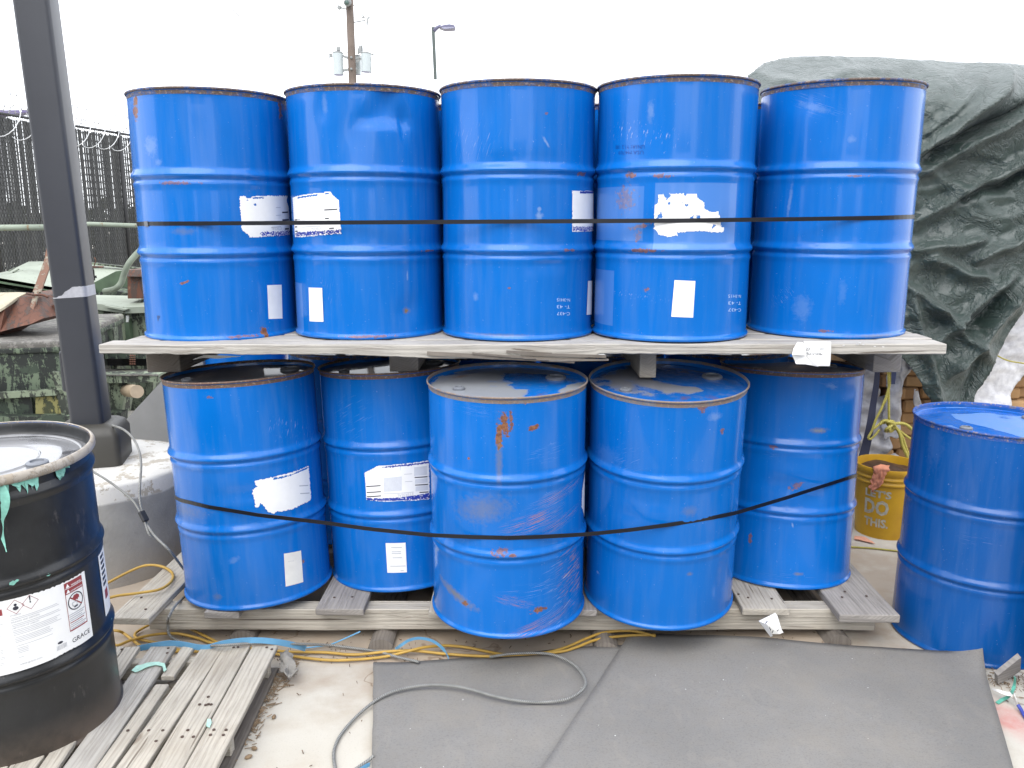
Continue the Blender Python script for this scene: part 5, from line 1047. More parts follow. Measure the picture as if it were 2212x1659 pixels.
wv.build('wire_mesh', M_FPOST, FE, kind='stuff')
M_RAZ = simple('galvanised_wire', (.55, .56, .57), .4, .2, metal=.3)
RZ = empty('razor_wire', fa + fdv * 6 + Vector((0, 0, FH)), 'coil of galvanised razor wire and barbed strands along the fence top', 'razor wire')
pts = []; pitch = .40; tot = int((LB + 3.2 - (LB - 9.6)) / pitch)
for i in range(tot * 20):
    a = 2 * math.pi * i / 20; s = LB - 9.6 + pitch * i / 20; rr_ = .235 + .02 * math.sin(i * .037); pts.append(fa + fdv * (s + .10 * math.sin(a)) + fnr * (.10 + rr_ * .7 * math.cos(a)) + Vector((0, 0, FH - .10 + rr_ * math.sin(a))))
b = MB(); b.tube(pts, .0065, 5); b.build('coil', M_RAZ, RZ, True)
b = MB()
for i in range(0, len(pts) - 1, 2): d_ = (pts[i+1] - pts[i]).normalized(); b.bar(pts[i] - d_ * .018, pts[i] + d_ * .018, .026, .004)
b.build('barbs', M_RAZ, RZ, kind='stuff')
for h_, o_ in ((.30, -.02), (.12, -.05), (.05, .02)):
    b = MB(); P = [fa + fdv * (LB - 9.6 + .4 * i) + Vector((0, 0, FH + h_ + .012 * math.sin(i))) + fnr * o_ for i in range(33)]; b.tube(P, .0035, 5)
    for i in range(110): q = fa + fdv * (LB - 9.6 + .116 * i) + Vector((0, 0, FH + h_)) + fnr * o_; b.bar(q + Vector((0, 0, -.022)), q + Vector((0, 0, .022)), .010, .010)
    b.build('barbed_strand', simple('dull_barbed_wire', (.22, .22, .23), .5), RZ)
for s in ():
    q = fa + fdv * s; b = MB(); b.bar(q + Vector((0, 0, FH)), q + Vector((0, 0, FH + .34)) - fnr * .02, .03, .01); b.build('extension_arm', M_FPOST, RZ)
# dark shed roof corner above the fence on the far left
sr = empty('distant_shed', Vector((-10.9, 16.5, 0)), 'violet-grey corner of a shed roof peeping over the fence at the left edge', 'shed')
solid('roof', [(-80, 225, 16.5), (10, 238, 16.5), (61, 237, 16.5), (62, 242, 16.5), (30, 246, 16.5), (-80, 254, 16.5)], simple('slate_purple_roof', (.12, .10, .20), .6), sr, Vector((0, .3, 0))); solid('wall', [(-80, 250, 16.6), (0, 249, 16.6), (0, 470, 16.6), (-80, 470, 16.6)], simple('grey_wall', (.3, .3, .32), .8), sr, Vector((0, .2, 0)))
# brush bank beyond the fence
b = MB(); R = random.Random(9)
for i in range(5200):
    t = R.random(); x = -24 + 22 * R.random(); y = 19 + 6 * R.random(); top = 1.75 + .4 * noise.noise(Vector((x * .5, y * .2, 1))) + .25 * noise.noise(Vector((x * 2, 0, 4))); z = top * (R.random() ** .6); s_ = R.uniform(.10, .24); c = Vector((x, y, z)); n1 = Vector((R.uniform(-1, 1), R.uniform(-1, 1), R.uniform(-.3, 1))).normalized(); a = n1.orthogonal().normalized() * s_; d_ = n1.cross(a) * .6
    k_ = len(b.v); b.v += [c - a, c - d_, c + a, c + d_]; b.f.append((k_, k_+1, k_+2, k_+3)); b.uv += [(0, 0)] * 4
meta(b.build('brush', simple('olive_brush', (.035, .040, .020), .8, .5, 2)), 'low dark brush on the bank beyond the slatted fence', 'brush', kind='stuff')
# ------------------------------------------------------------------ WRAPPED BRICK STACK ON THE RIGHT
BS = empty('brick_stack', (2.6, 4.9, 0), 'stack of tan bricks partly wrapped in torn white plastic under the tarp', 'brick stack')
M_BRICK = []
for i, c in enumerate(((.34, .20, .09), (.29, .165, .075), (.38, .235, .115))): M_BRICK.append(simple('tan_brick_%s' % 'abc'[i], c, .85, .22, 14, bump=.25))
def brickmesh(w, d, h, mat):
    b = MB(); b.box((-w/2, -d/2, -h/2), (w/2, d/2, h/2)); o = mesh('brick', b.v, b.f, mat); return o
R = random.Random(12); protos = []
bw, bh, bd = .118, .074, .20; nb = 0
for m in M_BRICK:
    o = brickmesh(bw - .004, bd, bh - .003, m); bm = bmesh.new(); bm.from_mesh(o.data); bmesh.ops.bevel(bm, geom=bm.edges[:], offset=.012, segments=1, affect='EDGES'); bm.to_mesh(o.data); bm.free(); protos.append(o)
first = [True] * 3
for j in range(15):
    for i in range(19):
        x = 1.74 + i * bw + (.02 * R.uniform(-1, 1)); z = .14 + bh / 2 + j * bh
        if nb >= 290: break
        k_ = R.randrange(3); M = Matrix.Translation((x, 4.86 + R.uniform(-.02, .02) + (.03 if i % 4 == 3 else 0), z)) @ Matrix.Rotation(R.uniform(-.05, .05), 4, 'Z') @ Matrix.Rotation(R.uniform(-.03, .03), 4, 'Y')
        if first[k_]: o = protos[k_]; o.parent = BS; o.matrix_local = MW[BS.name].inverted() @ M; first[k_] = False
        else: share('brick', protos[k_], BS, MW[BS.name].inverted() @ M)
        nb += 1
b = MB(); b.box((1.72, 4.98, .13), (3.9, 6.0, 2.30)); b.build('inner_stack', simple('packed_brick_core', (.20, .13, .08), .9, .3, 8), BS)
for i in range(3): b = MB(); b.box((1.70 + i * .95, 4.74, .0), (1.82 + i * .95, 5.9, .10)); b.build('pallet_block', W_OLD, BS)
b = MB(); b.box((1.68, 4.74, .1), (3.95, 5.95, .13)); b.build('pallet_deck', W_OLD, BS)
def sheet(name, poly, Y, mat, label=None, cat=None, parent=None, fold=None, cell=.022, wrinkle=.03, seed=0, ragged=.01, yf=None, group=None):
    """hanging plastic: outline from the photo at depth Y, thousands of small folds, own thickness"""
    Q = [A(px, py, Y) for px, py in poly]; P = [(q.x, q.z) for q in Q]; u0, u1 = min(p[0] for p in P), max(p[0] for p in P); v0, v1 = min(p[1] for p in P), max(p[1] for p in P)
    idx = {}; V = []; Fq = []
    def vid(i, j):
        if (i, j) not in idx:
            x, z = u0 + i * cell, v0 + j * cell; idx[i, j] = len(V); y = Y + (yf(x, z) if yf else 0) + crinkle(x, z, wrinkle, seed) - (fold(x, z) if fold else 0); dy = (yf(x, z) if yf else 0); V.append(Vector((x, y, z + (max(0, dy) * (z - HC) / Y))))
        return idx[i, j]
    for j in range(int((v1 - v0) / cell) + 1):
        for i in range(int((u1 - u0) / cell) + 1):
            x, z = u0 + (i + .5) * cell, v0 + (j + .5) * cell; e = noise.noise(Vector((x * 20, z * 20, seed))) * ragged
            if inside((x + e, z + e), P): Fq.append((vid(i, j), vid(i+1, j), vid(i+1, j+1), vid(i, j+1)))
    cnt = {}
    for f in Fq:
        for i in range(4): e = tuple(sorted((f[i], f[(i+1) % 4]))); cnt[e] = cnt.get(e, 0) + 1
    bd = {i for e, c in cnt.items() if c == 1 for i in e}
    for i in bd:
        v = V[i]; best = None
        dyc = max(0, (v.z - HC) - (v.z - HC) / (1 + max(0, v.y - Y) / Y)) if yf else 0; v.z -= dyc
        for (ax, az), (bx_, bz) in zip(P, P[1:] + P[:1]):
            dx, dz = bx_ - ax, bz - az; t = max(0, min(1, ((v.x - ax) * dx + (v.z - az) * dz) / (dx * dx + dz * dz + 1e-12))); qx, qz = ax + dx * t, az + dz * t; d = math.hypot(v.x - qx, v.z - qz)
            if best is None or d < best[0]: best = (d, qx, qz)
        if best[0] < cell * 2.2 + (.02 if yf else 0): e = ragged * .8 * noise.noise(Vector((v.x * 14, v.z * 14, seed))); v.x, v.z = best[1] + e, best[2] + e
        v.z += dyc
    o = mesh(name, V, Fq, mat, parent, True); m = o.modifiers.new('thickness', 'SOLIDIFY'); m.thickness = .003
    return meta(o, label, cat, group)
def crinkle(x, z, a, seed):
    w = noise.noise(Vector((x * 1.7, z * 1.7, seed))) * .6; p = Vector((x * 2.2 + w, z * 3.4 + w, seed)); r = 0; amp = 1
    for k_ in range(6):
        r += amp * (1 - abs(noise.noise(p)) * 2.4); p = Vector((p.x * 1.4 + p.y * 1.35 + 3.1, p.y * 1.55 - p.x * 1.15 + 1.7, p.z + 2.1)); amp *= .50
    return -a * r
def tarp_mat():
    t = NT('dark_green_tarp'); v = t.obj(); a = t.noise(v, 3, 4); weave = t.noise(v, 220, 2); fine = t.noise(v, 26, 5, .65)
    col = t.mix(t.ramp(a, .35, .7), (.010, .027, .021), (.028, .046, .039)); col = t.mix(t.math('MULTIPLY', t.ramp(fine, .52, .75), .25), col, (.15, .17, .165))
    t.set(Base_Color=col, Roughness=.42, Sheen_Weight=.15); t.b.inputs['Specular IOR Level'].default_value = .75; cr = t.math('ABSOLUTE', t.math('SUBTRACT', t.noise(v, 6.5, 5, .6, 1.2), .5)); cr = t.ramp(cr, 0, .05, 0, 1); t.bump(t.math('ADD', t.math('MULTIPLY', cr, .9), t.math('ADD', fine, t.math('MULTIPLY', weave, .25))), .5, .012); return t.m
M_TARP = tarp_mat()
YT = 4.45
tp = [(1640, 162), (1668, 148), (1700, 136), (1752, 126), (1800, 121), (1900, 121), (1980, 122), (2070, 128), (2160, 133), (2330, 140), (2330, 560), (2212, 655), (2172, 715), (2140, 765), (2112, 815), (2088, 850), (2078, 878), (2000, 880), (1990, 860), (1962, 800), (1935, 770), (1905, 762), (1860, 740), (1780, 700), (1650, 560), (1640, 420)]
folds = [((1960, 345), (2230, 150), 14, .075), ((1990, 372), (2240, 232), 10, .05), ((1975, 300), (2215, 120), 9, .03), ((2000, 330), (2260, 205), 7, -.05), ((1990, 470), (2240, 330), 14, .045), ((2070, 432), (2215, 372), 9, -.06), ((2000, 560), (2120, 600), 12, .045), ((1960, 620), (2110, 760), 10, .05), ((1990, 740), (2160, 600), 11, .05), ((2040, 800), (2212, 610), 14, .06), ((2010, 860), (1950, 640), 10, .04), ((2070, 860), (2110, 700), 10, -.03), ((1960, 540), (2110, 520), 12, .04), ((2100, 560), (2212, 500), 10, .05), ((1700, 180), (1960, 150), 8, .02), ((1990, 660), (2080, 690), 8, .03), ((2080, 720), (2150, 640), 8, -.04)]
FW = []
for a, c, w, h in folds: p, q = A(*a, YT), A(*c, YT); FW.append(((p.x, p.z), (q.x, q.z), w * .0026, h))
def tfold(x, z):
    r = 0
    for (ax, az), (cx, cz), w, h in FW:
        dx, dz = cx - ax, cz - az; L = math.hypot(dx, dz); t = ((x - ax) * dx + (z - az) * dz) / (L * L); s = ((x - ax) * dz - (z - az) * dx) / L; s += .03 * noise.noise(Vector((t * 3, ax, az)))
        e = max(0, min(1, (t + .15) / .2)) * max(0, min(1, (1.15 - t) / .2)); r += h * e * math.exp(-abs(s / w) ** 1.5)
    return r
ztop = A(1900, 121, YT).z
def ty(x, z):
    y = 0
    e = max(0, (z - (ztop - .28)) / .28); y += .55 * e ** 2.2          # rounds back over the top of the stack
    if z < 1.35: y -= .10 * (1.35 - z)
    return y
TA = sheet('tarp', tp, YT, M_TARP, 'large wrinkled dark green tarp draped over the brick stack to a point', 'tarp', fold=lambda x, z: 1.5 * tfold(x, z), cell=.011, wrinkle=.027, seed=3, yf=ty, ragged=.006)
# the top of the covered stack behind the tarp's crest, so that it has a back
b = MB(); b.box((1.45, 5.10, 1.9), (4.6, 7.2, ztop + .04)); o = b.build('load_top', M_TARP, TA); bevel(o, .12, 4)
M_PLASTIC = NT('white_sheet_plastic'); _v = M_PLASTIC.obj(); _f = M_PLASTIC.noise(_v, 30, 5, .65)
M_PLASTIC.set(Base_Color=M_PLASTIC.mix(M_PLASTIC.ramp(_f, .4, .7), (.62, .62, .64), (.44, .44, .47)), Roughness=.35); M_PLASTIC.bump(_f, .35, .012); M_PLASTIC = M_PLASTIC.m
pg = 'sheets of torn white plastic round the brick stack'
sheet('plastic_wrap', [(2040, 905), (2088, 850), (2112, 800), (2150, 740), (2180, 690), (2212, 620), (2400, 500), (2400, 640), (2212, 812), (2192, 830), (2178, 850), (2172, 880), (2170, 910)], 4.62, M_PLASTIC, 'white plastic sheet hanging right of the tarp point, crossed by a thin yellow rope', 'plastic sheet', wrinkle=.035, seed=8, cell=.014, group=pg)
M_PLG = NT('grey_white_plastic'); _v = M_PLG.obj(); _f = M_PLG.noise(_v, 24, 5, .65)
M_PLG.set(Base_Color=M_PLG.mix(M_PLG.ramp(_f, .4, .7), (.44, .44, .46), (.27, .27, .30)), Roughness=.35); M_PLG.bump(_f, .35, .012); M_PLG = M_PLG.m
sheet('plastic_wrap', [(1848, 780), (1880, 790), (1887, 800), (1895, 815), (1899, 860), (1920, 848), (1922, 900), (1918, 960), (1905, 985), (1915, 1000), (1925, 1040), (1860, 1060), (1845, 1000)], 4.70, M_PLG, 'white plastic folded in level pleats between the leaning drum and the yellow rope', 'plastic sheet', wrinkle=.03, seed=9, cell=.012, group=pg, fold=lambda x, z: .016 * math.sin(z * 60 + x * 12))
sheet('plastic_wrap', [(1922, 765), (1950, 770), (1965, 790), (1965, 800), (1950, 815), (1938, 835), (1942, 870), (1944, 905), (1940, 940), (1932, 948), (1925, 942), (1912, 955), (1908, 880), (1918, 800)], 4.60, M_PLG, 'tall strip of greyish plastic hanging between two columns of bricks', 'plastic sheet', wrinkle=.03, seed=10, cell=.012, group=pg, fold=lambda x, z: .02 * math.sin(x * 40 + z * 5))
sheet('plastic_wrap', [(1972, 838), (1980, 845), (1992, 880), (1975, 890), (1970, 870)], 4.62, M_PLASTIC, 'small sliver of white plastic left of the tarp point above the dark blue drum', 'plastic sheet', wrinkle=.01, seed=11, cell=.008, group=pg)
sheet('plastic_wrap', [(1900, 990), (1925, 975), (1950, 990), (1985, 985), (1985, 1060), (1900, 1060)], 4.66, M_PLG, 'crumpled grey plastic on the bricks just above the yellow bucket', 'plastic sheet', wrinkle=.04, seed=12, cell=.012, group=pg)
bstr = ribbon('blue_strap', smoothpath([A(1896, 790, 4.5), A(1893, 830, 4.48), A(1886, 875, 4.46), A(1882, 905, 4.44), A(1876, 940, 4.42), A(1868, 975, 4.4), A(1860, 1010, 4.38), A(1858, 1060, 4.36)], 5), .045, simple('navy_webbing', (.007, .010, .035), .6, .3), up=Vector((1, 0, .1)), taper=lambda t: .6 + .7 * t)
meta(bstr, 'dark navy webbing strap hanging down beside the right-hand lower drum', 'webbing strap')
b2 = ribbon('blue_strap', [A(1933, 745, 4.3), A(1934, 775, 4.3), A(1931, 802, 4.3), A(1929, 830, 4.3)], .04, simple('frayed_navy_film', (.012, .018, .05), .3, .6, 50), up=Vector((1, 0, 0)), taper=lambda t: 1 - .5 * t); meta(b2, 'short frayed navy film hanging just right of the upper pallet stringer', 'webbing strap')
rp = empty('yellow_rope', A(1920, 925, 4.35), 'yellow braided rope with a big knot hanging above the yellow bucket', 'rope')
c6 = lambda x, y: ((x / 3.178 + 3400) / 1.8517, (y / 3.178 + 1350) / 1.8517)
def rope(L, Y=4.35, r=.0065, par=None): return cord('rope_length', [A(*c6(x, y), Y + (q[0] if q else 0)) for x, y, *q in L], r, M_YROPE, parent=par or rp, sub=5, n=7)
rope([(488, 380), (492, 600), (492, 800), (495, 1040)]); rope([(545, 380), (520, 520), (470, 720), (400, 900), (330, 1040), (280, 1180), (232, 1270), (262, 1290), (320, 1240), (375, 1170)]); rope([(515, 390), (515, 500), (490, 660), (440, 830)])
rope([(375, 1110), (430, 1060), (520, 1065), (570, 1090), (650, 1090), (720, 1110), (790, 1170)], r=.009); rope([(480, 1190), (560, 1150), (620, 1180), (700, 1240), (770, 1290)]); rope([(560, 1120), (610, 1180), (640, 1250), (660, 1350), (700, 1450), (735, 1530), (740, 1570)], r=.009); rope([(600, 1180), (665, 1260), (700, 1360), (735, 1470), (745, 1560)], r=.007)
rope([(300, 1160), (340, 1130), (385, 1095), (440, 1085)]); 
R = random.Random(3); pts = []
for i in range(26): t = i / 25 * 9.4; pts.append((515 + 62 * math.cos(t * 1.7 + .5) * (.6 + .4 * math.sin(t)), 1130 + 62 * math.sin(t * 1.3), .03 * math.sin(t * 2.1)))
rope(pts, 4.34, .009)
yr = cord('yellow_rope', [A(x, y, 4.50) for x, y in ((2120, 752), (2148, 765), (2175, 778), (2212, 785), (2330, 800))], .004, M_YROPE, 'thin yellow rope stretched across the white plastic at the right edge', 'rope')
gr = cord('yellow_rope', gp([(1830, 1181, .006), (1880, 1184, .006), (1935, 1190, .006), (1960, 1193, .006)]), .0045, M_YROPE, 'yellow rope lying on the concrete in front of the yellow bucket', 'rope')
# ------------------------------------------------------------------ YELLOW BUCKET
bx = A(1912, 1165, 4.12).x; BU = empty('yellow_bucket', (bx + .02, 4.20, 0), "yellow plastic bucket printed LET'S DO THIS. with a pink rag over its rim", 'bucket')
M_BUCK = NT('grubby_yellow_plastic'); _v = M_BUCK.obj(); _a = M_BUCK.noise(_v, 6, 5, .6)
M_BUCK.set(Base_Color=M_BUCK.mix(M_BUCK.ramp(_a, .35, .75), (.55, .31, .010), (.38, .20, .012)), Roughness=.45); M_BUCK = M_BUCK.m
BH, RBt, RBb = .375, .158, .138; rad = lambda z: RBb + (RBt - RBb) * z / BH
b = MB(); prof = [(.001, .003), (RBb - .004, .003), (RBb, .0), (rad(.12), .12), (rad(.25), .25), (rad(.285), .285), (rad(.29) + .004, .286), (rad(.292) + .009, .290), (rad(.30) + .009, .300), (rad(.30) + .003, .304), (rad(.31) + .003, .314), (rad(.31) + .009, .317), (rad(.32) + .009, .325), (rad(.33) + .003, .329), (rad(.34) + .003, .340), (rad(.345) + .008, .344), (rad(.36) + .009, .366), (rad(.37) + .006, .374), (rad(.37) - .002, .374), (rad(.36) - .004, .360), (rad(.2) - .004, .20)]
b.lathe(prof, 64, BU.location); b.build('bucket_body', M_BUCK, BU, True, sharp=60)
b = MB(); b.lathe([(rad(.345) - .006, .338), (.12, .346), (.08, .340), (.04, .350), (.001, .345)], 40, BU.location)
for v in b.v: v.z += .02 * noise.noise(v * 18)
b.build('bucket_contents', simple('dark_rusty_sludge', (.06, .030, .016), .55, .6, 20, bump=.5), BU, True)
def btext(tx, a0, a1, z0, h):
    v, f, asp = glyphs(tx, .035); V = []
    for x, y in v: th = a0 + (a1 - a0) * x; z = z0 + h * y; r = rad(z) + .0015; V.append((BU.location.x + r * math.sin(th), BU.location.y - r * math.cos(th), z))
    return mesh('printed_text', V, f, simple('worn_white_print', (.42, .40, .32), .6, .4, 60), BU)
btext("LET'S", -1.12, -.26, .222, .042); btext('DO', -1.13, -.30, .128, .082); btext('THIS.', -1.12, -.28, .062, .048)
V, Fq = [], []; W0 = 16; H0 = 26
for j in range(H0 + 1):
    t = j / H0
    for i in range(W0 + 1):
        s = i / W0 - .5; px = 1910 - 18 * t + s * (26 - 14 * t + 7 * noise.noise(Vector((t * 9, 3, 3)))) + 2 * noise.noise(Vector((t * 4, 1, 2))); py = 1003 + 66 * t; th = math.asin(max(-1, min(1, (A(px, py, 4.05).x - BU.location.x) / .168))); z = .392 - .004 - .155 * max(0, t - .12)
        r = (.168 if t > .14 else .10 + .5 * t) + .010 * noise.noise(Vector((s * 9, t * 7, 3))) + .008 * abs(noise.noise(Vector((s * 20, t * 14, 9)))); V.append((BU.location.x + r * math.sin(th), BU.location.y - r * math.cos(th), z))
for j in range(H0):
    for i in range(W0):
        if j > H0 * .75 and abs(i / W0 - .4) > .5 - .45 * (j / H0 - .75) * 4: continue
        k_ = j * (W0 + 1) + i; Fq.append((k_, k_+W0+1, k_+W0+2, k_+1))
rg = mesh('pink_rag', V, Fq, simple('salmon_rag', (.60, .24, .14), .8, .3, 40), None, True); meta(rg, 'crumpled salmon pink rag hanging over the rim of the yellow bucket', 'rag'); rg.modifiers.new('thickness', 'SOLIDIFY').thickness = .003
blobpoly('pink_scrap', [(1846, 1158), (1862, 1160), (1885, 1170), (1890, 1176), (1865, 1170), (1845, 1166)], .004, simple('salmon_scrap', (.62, .30, .20), .8, .2), 'thin salmon pink scrap on the concrete at the foot of the yellow bucket', 'scrap', crumple=.006)
# ------------------------------------------------------------------ RIGHT FOREGROUND SCRAPS
ws = empty('wood_scrap', G(2170, 1470), 'short greyish board scrap tipped on edge between the two dark blue drums', 'wood scrap')
q8 = lambda x, y, k_=0: ((x / 4.1486 + 3800) / 1.8517, (y / 4.1486 + 2550) / 1.8517 - k_)
a = G(*q8(800, 760), .004); c = G(*q8(1000, 740), .004); 
p0, p1 = G(*q8(790, 640), .055), G(*q8(1180, 330), .13); p2 = G(*q8(1170, 560), .03); p3 = G(*q8(800, 790), .002)
nrm = Vector((.0, .022, .004)); V = [p0, p1, p2, p3, p0 + nrm, p1 + nrm, p2 + nrm, p3 + nrm]
mesh('board', V, [(0, 3, 2, 1), (4, 5, 6, 7), (0, 1, 5, 4), (1, 2, 6, 5), (2, 3, 7, 6), (3, 0, 4, 7)], W_GREY, ws, uv=[(v.x, v.z) for v in V])
tpz = ribbon('tape_scrap', smoothpath([G(*q8(690, 850), .02), G(*q8(800, 885), .03), G(*q8(950, 935), .035), G(*q8(1030, 940), .04), G(*q8(1075, 1000), .035), G(*q8(1090, 1080), .015), G(*q8(1100, 1130), .006)], 5), .022, M_PAPER2, up=Vector((0, 1, .3)), taper=lambda t: .25 + 1.1 * t); meta(tpz, 'twisted off-white paper tape beside the mat edge under the cut-off drum', 'tape scrap')
tg = ribbon('green_tape', smoothpath([G(*q8(780, 1090), .004), G(*q8(870, 1030), .008), G(*q8(960, 985), .012), G(*q8(1030, 900), .05), G(*q8(1070, 780), .07), G(*q8(1080, 660), .10)], 5), .012, simple('sea_green_film', (.10, .36, .27), .45, .2), up=Vector((0, 1, .2))); meta(tg, 'sea green plastic strip curling up against the cut-off dark blue drum', 'plastic strip')
bk = cord('blue_strip', [G(*q8(1130, 1120), .02), G(*q8(1180, 1200), .012), G(*q8(1228, 1290), .008), G(*q8(1300, 1400), .006)], .006, simple('violet_blue_cord', (.05, .07, .35), .5), 'violet blue cord end at the foot of the cut-off dark blue drum', 'cord')
blobpoly('red_leaf', [G(*q8(150, 355, 13), .035), G(*q8(160, 310, 13), .045), G(*q8(215, 300, 13), .05), G(*q8(240, 285, 13), .055), G(*q8(300, 290, 13), .055), G(*q8(270, 330, 13), .045), G(*q8(245, 360, 13), .035)], .02, simple('dry_red_leaf', (.28, .085, .06), .7, .2), 'small dry red leaf at the back edge of the larger mat', 'leaf', crumple=.004)
litter('grit', [(G(*q8(700, 750)).x, G(*q8(700, 750)).y, G(*q8(1000, 830)).x, G(*q8(1000, 830)).y, .03)], 50, 'brown leaf crumbs between the mat edge and the cut-off drum', M_STRAW, (.004, .018), 14)
# ------------------------------------------------------------------ PAPER TAGS ON THE PALLETS
M_TAG = paper('glossy_tag_paper', (.82, .82, .81), .03)
c5 = lambda x, y: ((x / 4.0963 + 3100) / 1.8517, (y / 4.0963 + 1320) / 1.8517)
tag1 = empty('paper_tag', A(*c5(600, 380), 2.885), 'white curled tag with a barcode and 23 stapled to the upper pallet front board', 'paper tag')
def tagmesh(name, pts, Yf, mat, parent):
    V = [A(x, y, Yf(i)) for i, (x, y) in enumerate(pts)]; n = len(V); o = mesh(name, V, [tuple(range(n))[::-1]], mat, parent)
    bm = bmesh.new(); bm.from_mesh(o.data); bmesh.ops.triangulate(bm, faces=bm.faces[:]); bm.to_mesh(o.data); bm.free(); m = o.modifiers.new('thickness', 'SOLIDIFY'); m.thickness = .001; return o
tagmesh('tag_sheet', [c5(*p) for p in ((470, 180), (800, 188), (918, 192), (917, 350), (912, 480), (897, 592), (712, 590), (708, 604), (600, 580), (500, 560), (345, 556), (330, 520), (280, 410), (500, 410))], lambda i: 2.872 if i < 3 else 2.866 + .004 * (i % 3), M_TAG, tag1)
tagmesh('curled_flap', [c5(*p) for p in ((370, 195), (450, 205), (500, 290), (500, 410), (278, 410), (300, 310))], lambda i: (2.872, 2.868, 2.852, 2.848, 2.862, 2.864)[i], M_TAG, tag1)
def tagtext(tx, p, q, Y, mat=M_INK):
    v, f, asp = glyphs(tx, .01); a, c = A(*c5(*p), Y), A(*c5(*q), Y); w = c.x - a.x; return mesh('printed_text', [Vector((a.x + x * w, Y, a.z + y * asp * w)) for x, y in v], f, mat, tag1)
tagtext('23', (505, 335), (567, 335), 2.862); tagtext('MS1 BOLTN WAR2', (515, 388), (755, 388), 2.862, M_INK); tagtext('.0000  X 138 0000', (520, 412), (780, 412), 2.862, M_INK)
R = random.Random(5); x = 738
while x < 868: w = R.choice((4, 6, 10)); b = MB(); a, c = A(*c5(x, 330), 2.862), A(*c5(x + w, 284), 2.862); b.add([(a.x, a.y, a.z), (c.x, a.y, a.z), (c.x, a.y, c.z), (a.x, a.y, c.z)], [(0, 1, 2, 3)]); b.build('barcode_bar', M_INK, tag1); x += w + R.choice((5, 8, 10))
tag2 = empty('paper_tag', G(1665, 1345, .12), 'small crumpled white tag hanging off the end of a lower pallet board', 'paper tag')
cx8 = lambda x, y: ((x / 1.9024 + 3000) / 1.8517, (y / 1.9024 + 2200) / 1.8517)
def facet(name, pts, Ys, mat=M_TAG): V = [A(*cx8(*p), Y) for p, Y in zip(pts, Ys)]; o = mesh(name, V, [tuple(range(len(V)))[::-1]], mat, tag2); o.modifiers.new('thickness', 'SOLIDIFY').thickness = .001; return o
facet('tag_sheet', [(65, 540), (192, 478), (132, 568)], (2.885, 2.895, 2.84)); facet('tag_fold', [(192, 478), (208, 500), (240, 605), (132, 568)], (2.895, 2.89, 2.86, 2.84)); facet('tag_fold', [(65, 540), (132, 568), (172, 655), (155, 660)], (2.885, 2.84, 2.85, 2.87)); facet('tag_fold', [(132, 568), (240, 605), (255, 628), (225, 640), (172, 640)], (2.84, 2.86, 2.86, 2.85, 2.85), M_PAPER2)
for a_, c_ in (((118, 560), (132, 540)), ((148, 590), (158, 612)), ((170, 630), (176, 612)), ((205, 618), (218, 606))): b = MB(); b.bar(A(*cx8(*a_), 2.838), A(*cx8(*c_), 2.838), .003, .0006, up=(0, 1, 0)); b.build('print_mark', M_INK, tag2)
w_ = tagmesh('torn_paper', [(417, 777), (440, 768), (475, 768), (520, 770), (468, 775), (440, 773)], lambda i: 3.0 + .01 * i, M_PAPER2, None); meta(w_, 'narrow torn white paper sticking out between the upper pallet and the leaning left drum', 'paper scrap')
# ------------------------------------------------------------------ UTILITY POLE, STREET LAMP, WHITE BUILDING
UPY = 38.0
up = empty('utility_pole', A(762, 180, UPY), 'weathered wooden utility pole carrying three pale transformers beyond the drums', 'utility pole')
M_POLEW = simple('dull_brown_pole', (.11, .085, .07), .9, .3, 3); M_TRANS = simple('pale_grey_transformer', (.36, .40, .41), .5, .08, 2); M_FIT = simple('grey_fitting', (.20, .21, .21), .5, .2); M_VIO = simple('shaded_tank_base', (.17, .17, .28), .6)
cu = lambda x, y: ((x / 2.765 + 1200) / 1.8517, (y / 2.765) / 1.8517)
PU = lambda x, y, dY=0: A(*cu(x, y), UPY + dY)
b = MB(); p0, p1 = PU(590, 980), PU(545, -60); p0.z = 0; b.tube([p0, p0.lerp(p1, .5), p1], lambda i: (.19, .175, .16)[i], 12); b.build('pole', M_POLEW, up, True)
def can(cx, y0, y1, wpx, dY, lid=True):
    t_, b_ = PU(cx[0], y0, dY), PU(cx[1], y1, dY); r = wpx / 2 * .0033 * 1.26 * (UPY / 38) ; bb = MB()
    ax = (t_ - b_); n = 20; L = ax.length
    bb.tube([b_, b_ + ax * .01, b_ + ax * .9, t_], lambda i: (r * .94, r, r, r)[i], n); o = bb.build('tank', M_TRANS, up, True, sharp=40)
    bb = MB(); bb.tube([t_ - ax * .01, t_ + ax * .012], r * 1.08, n); bb.tube([t_ + ax * .012, t_ + ax * .05], r * .8, n); bb.build('tank_lid', M_FIT, up, True, sharp=40)
    bb = MB(); bb.tube([b_ - ax * .012, b_], r * .96, n); bb.build('tank_base', M_VIO, up, True, sharp=40); return t_, b_, r
pxm = PU(700, 500).x - PU(600, 500).x
def canx(c0, c1, y0, y1, w, dY): return can((c0, c1), y0, y1, w * pxm / 100 / (.0033 * 1.26), dY)
canx(417, 428, 585, 830, 112, 0); canx(730, 730, 590, 797, 108, 0); canx(640, 642, 620, 828, 66, .5)
b = MB()
for a_, c_, w in (((425, 585), (425, 560), .10), ((425, 560), (425, 520), .16), ((665, 585), (665, 510), .13), ((688, 570), (683, 500), .07), ((645, 600), (645, 535), .07), ((650, 630), (655, 650), .12), ((325, 615), (355, 612), .14), ((790, 600), (815, 606), .08), ((620, 660), (615, 640), .10), ((620, 770), (620, 755), .10)): b.bar(PU(*a_), PU(*c_), w * 1.0, w)
b.build('bushings', M_FIT, up)
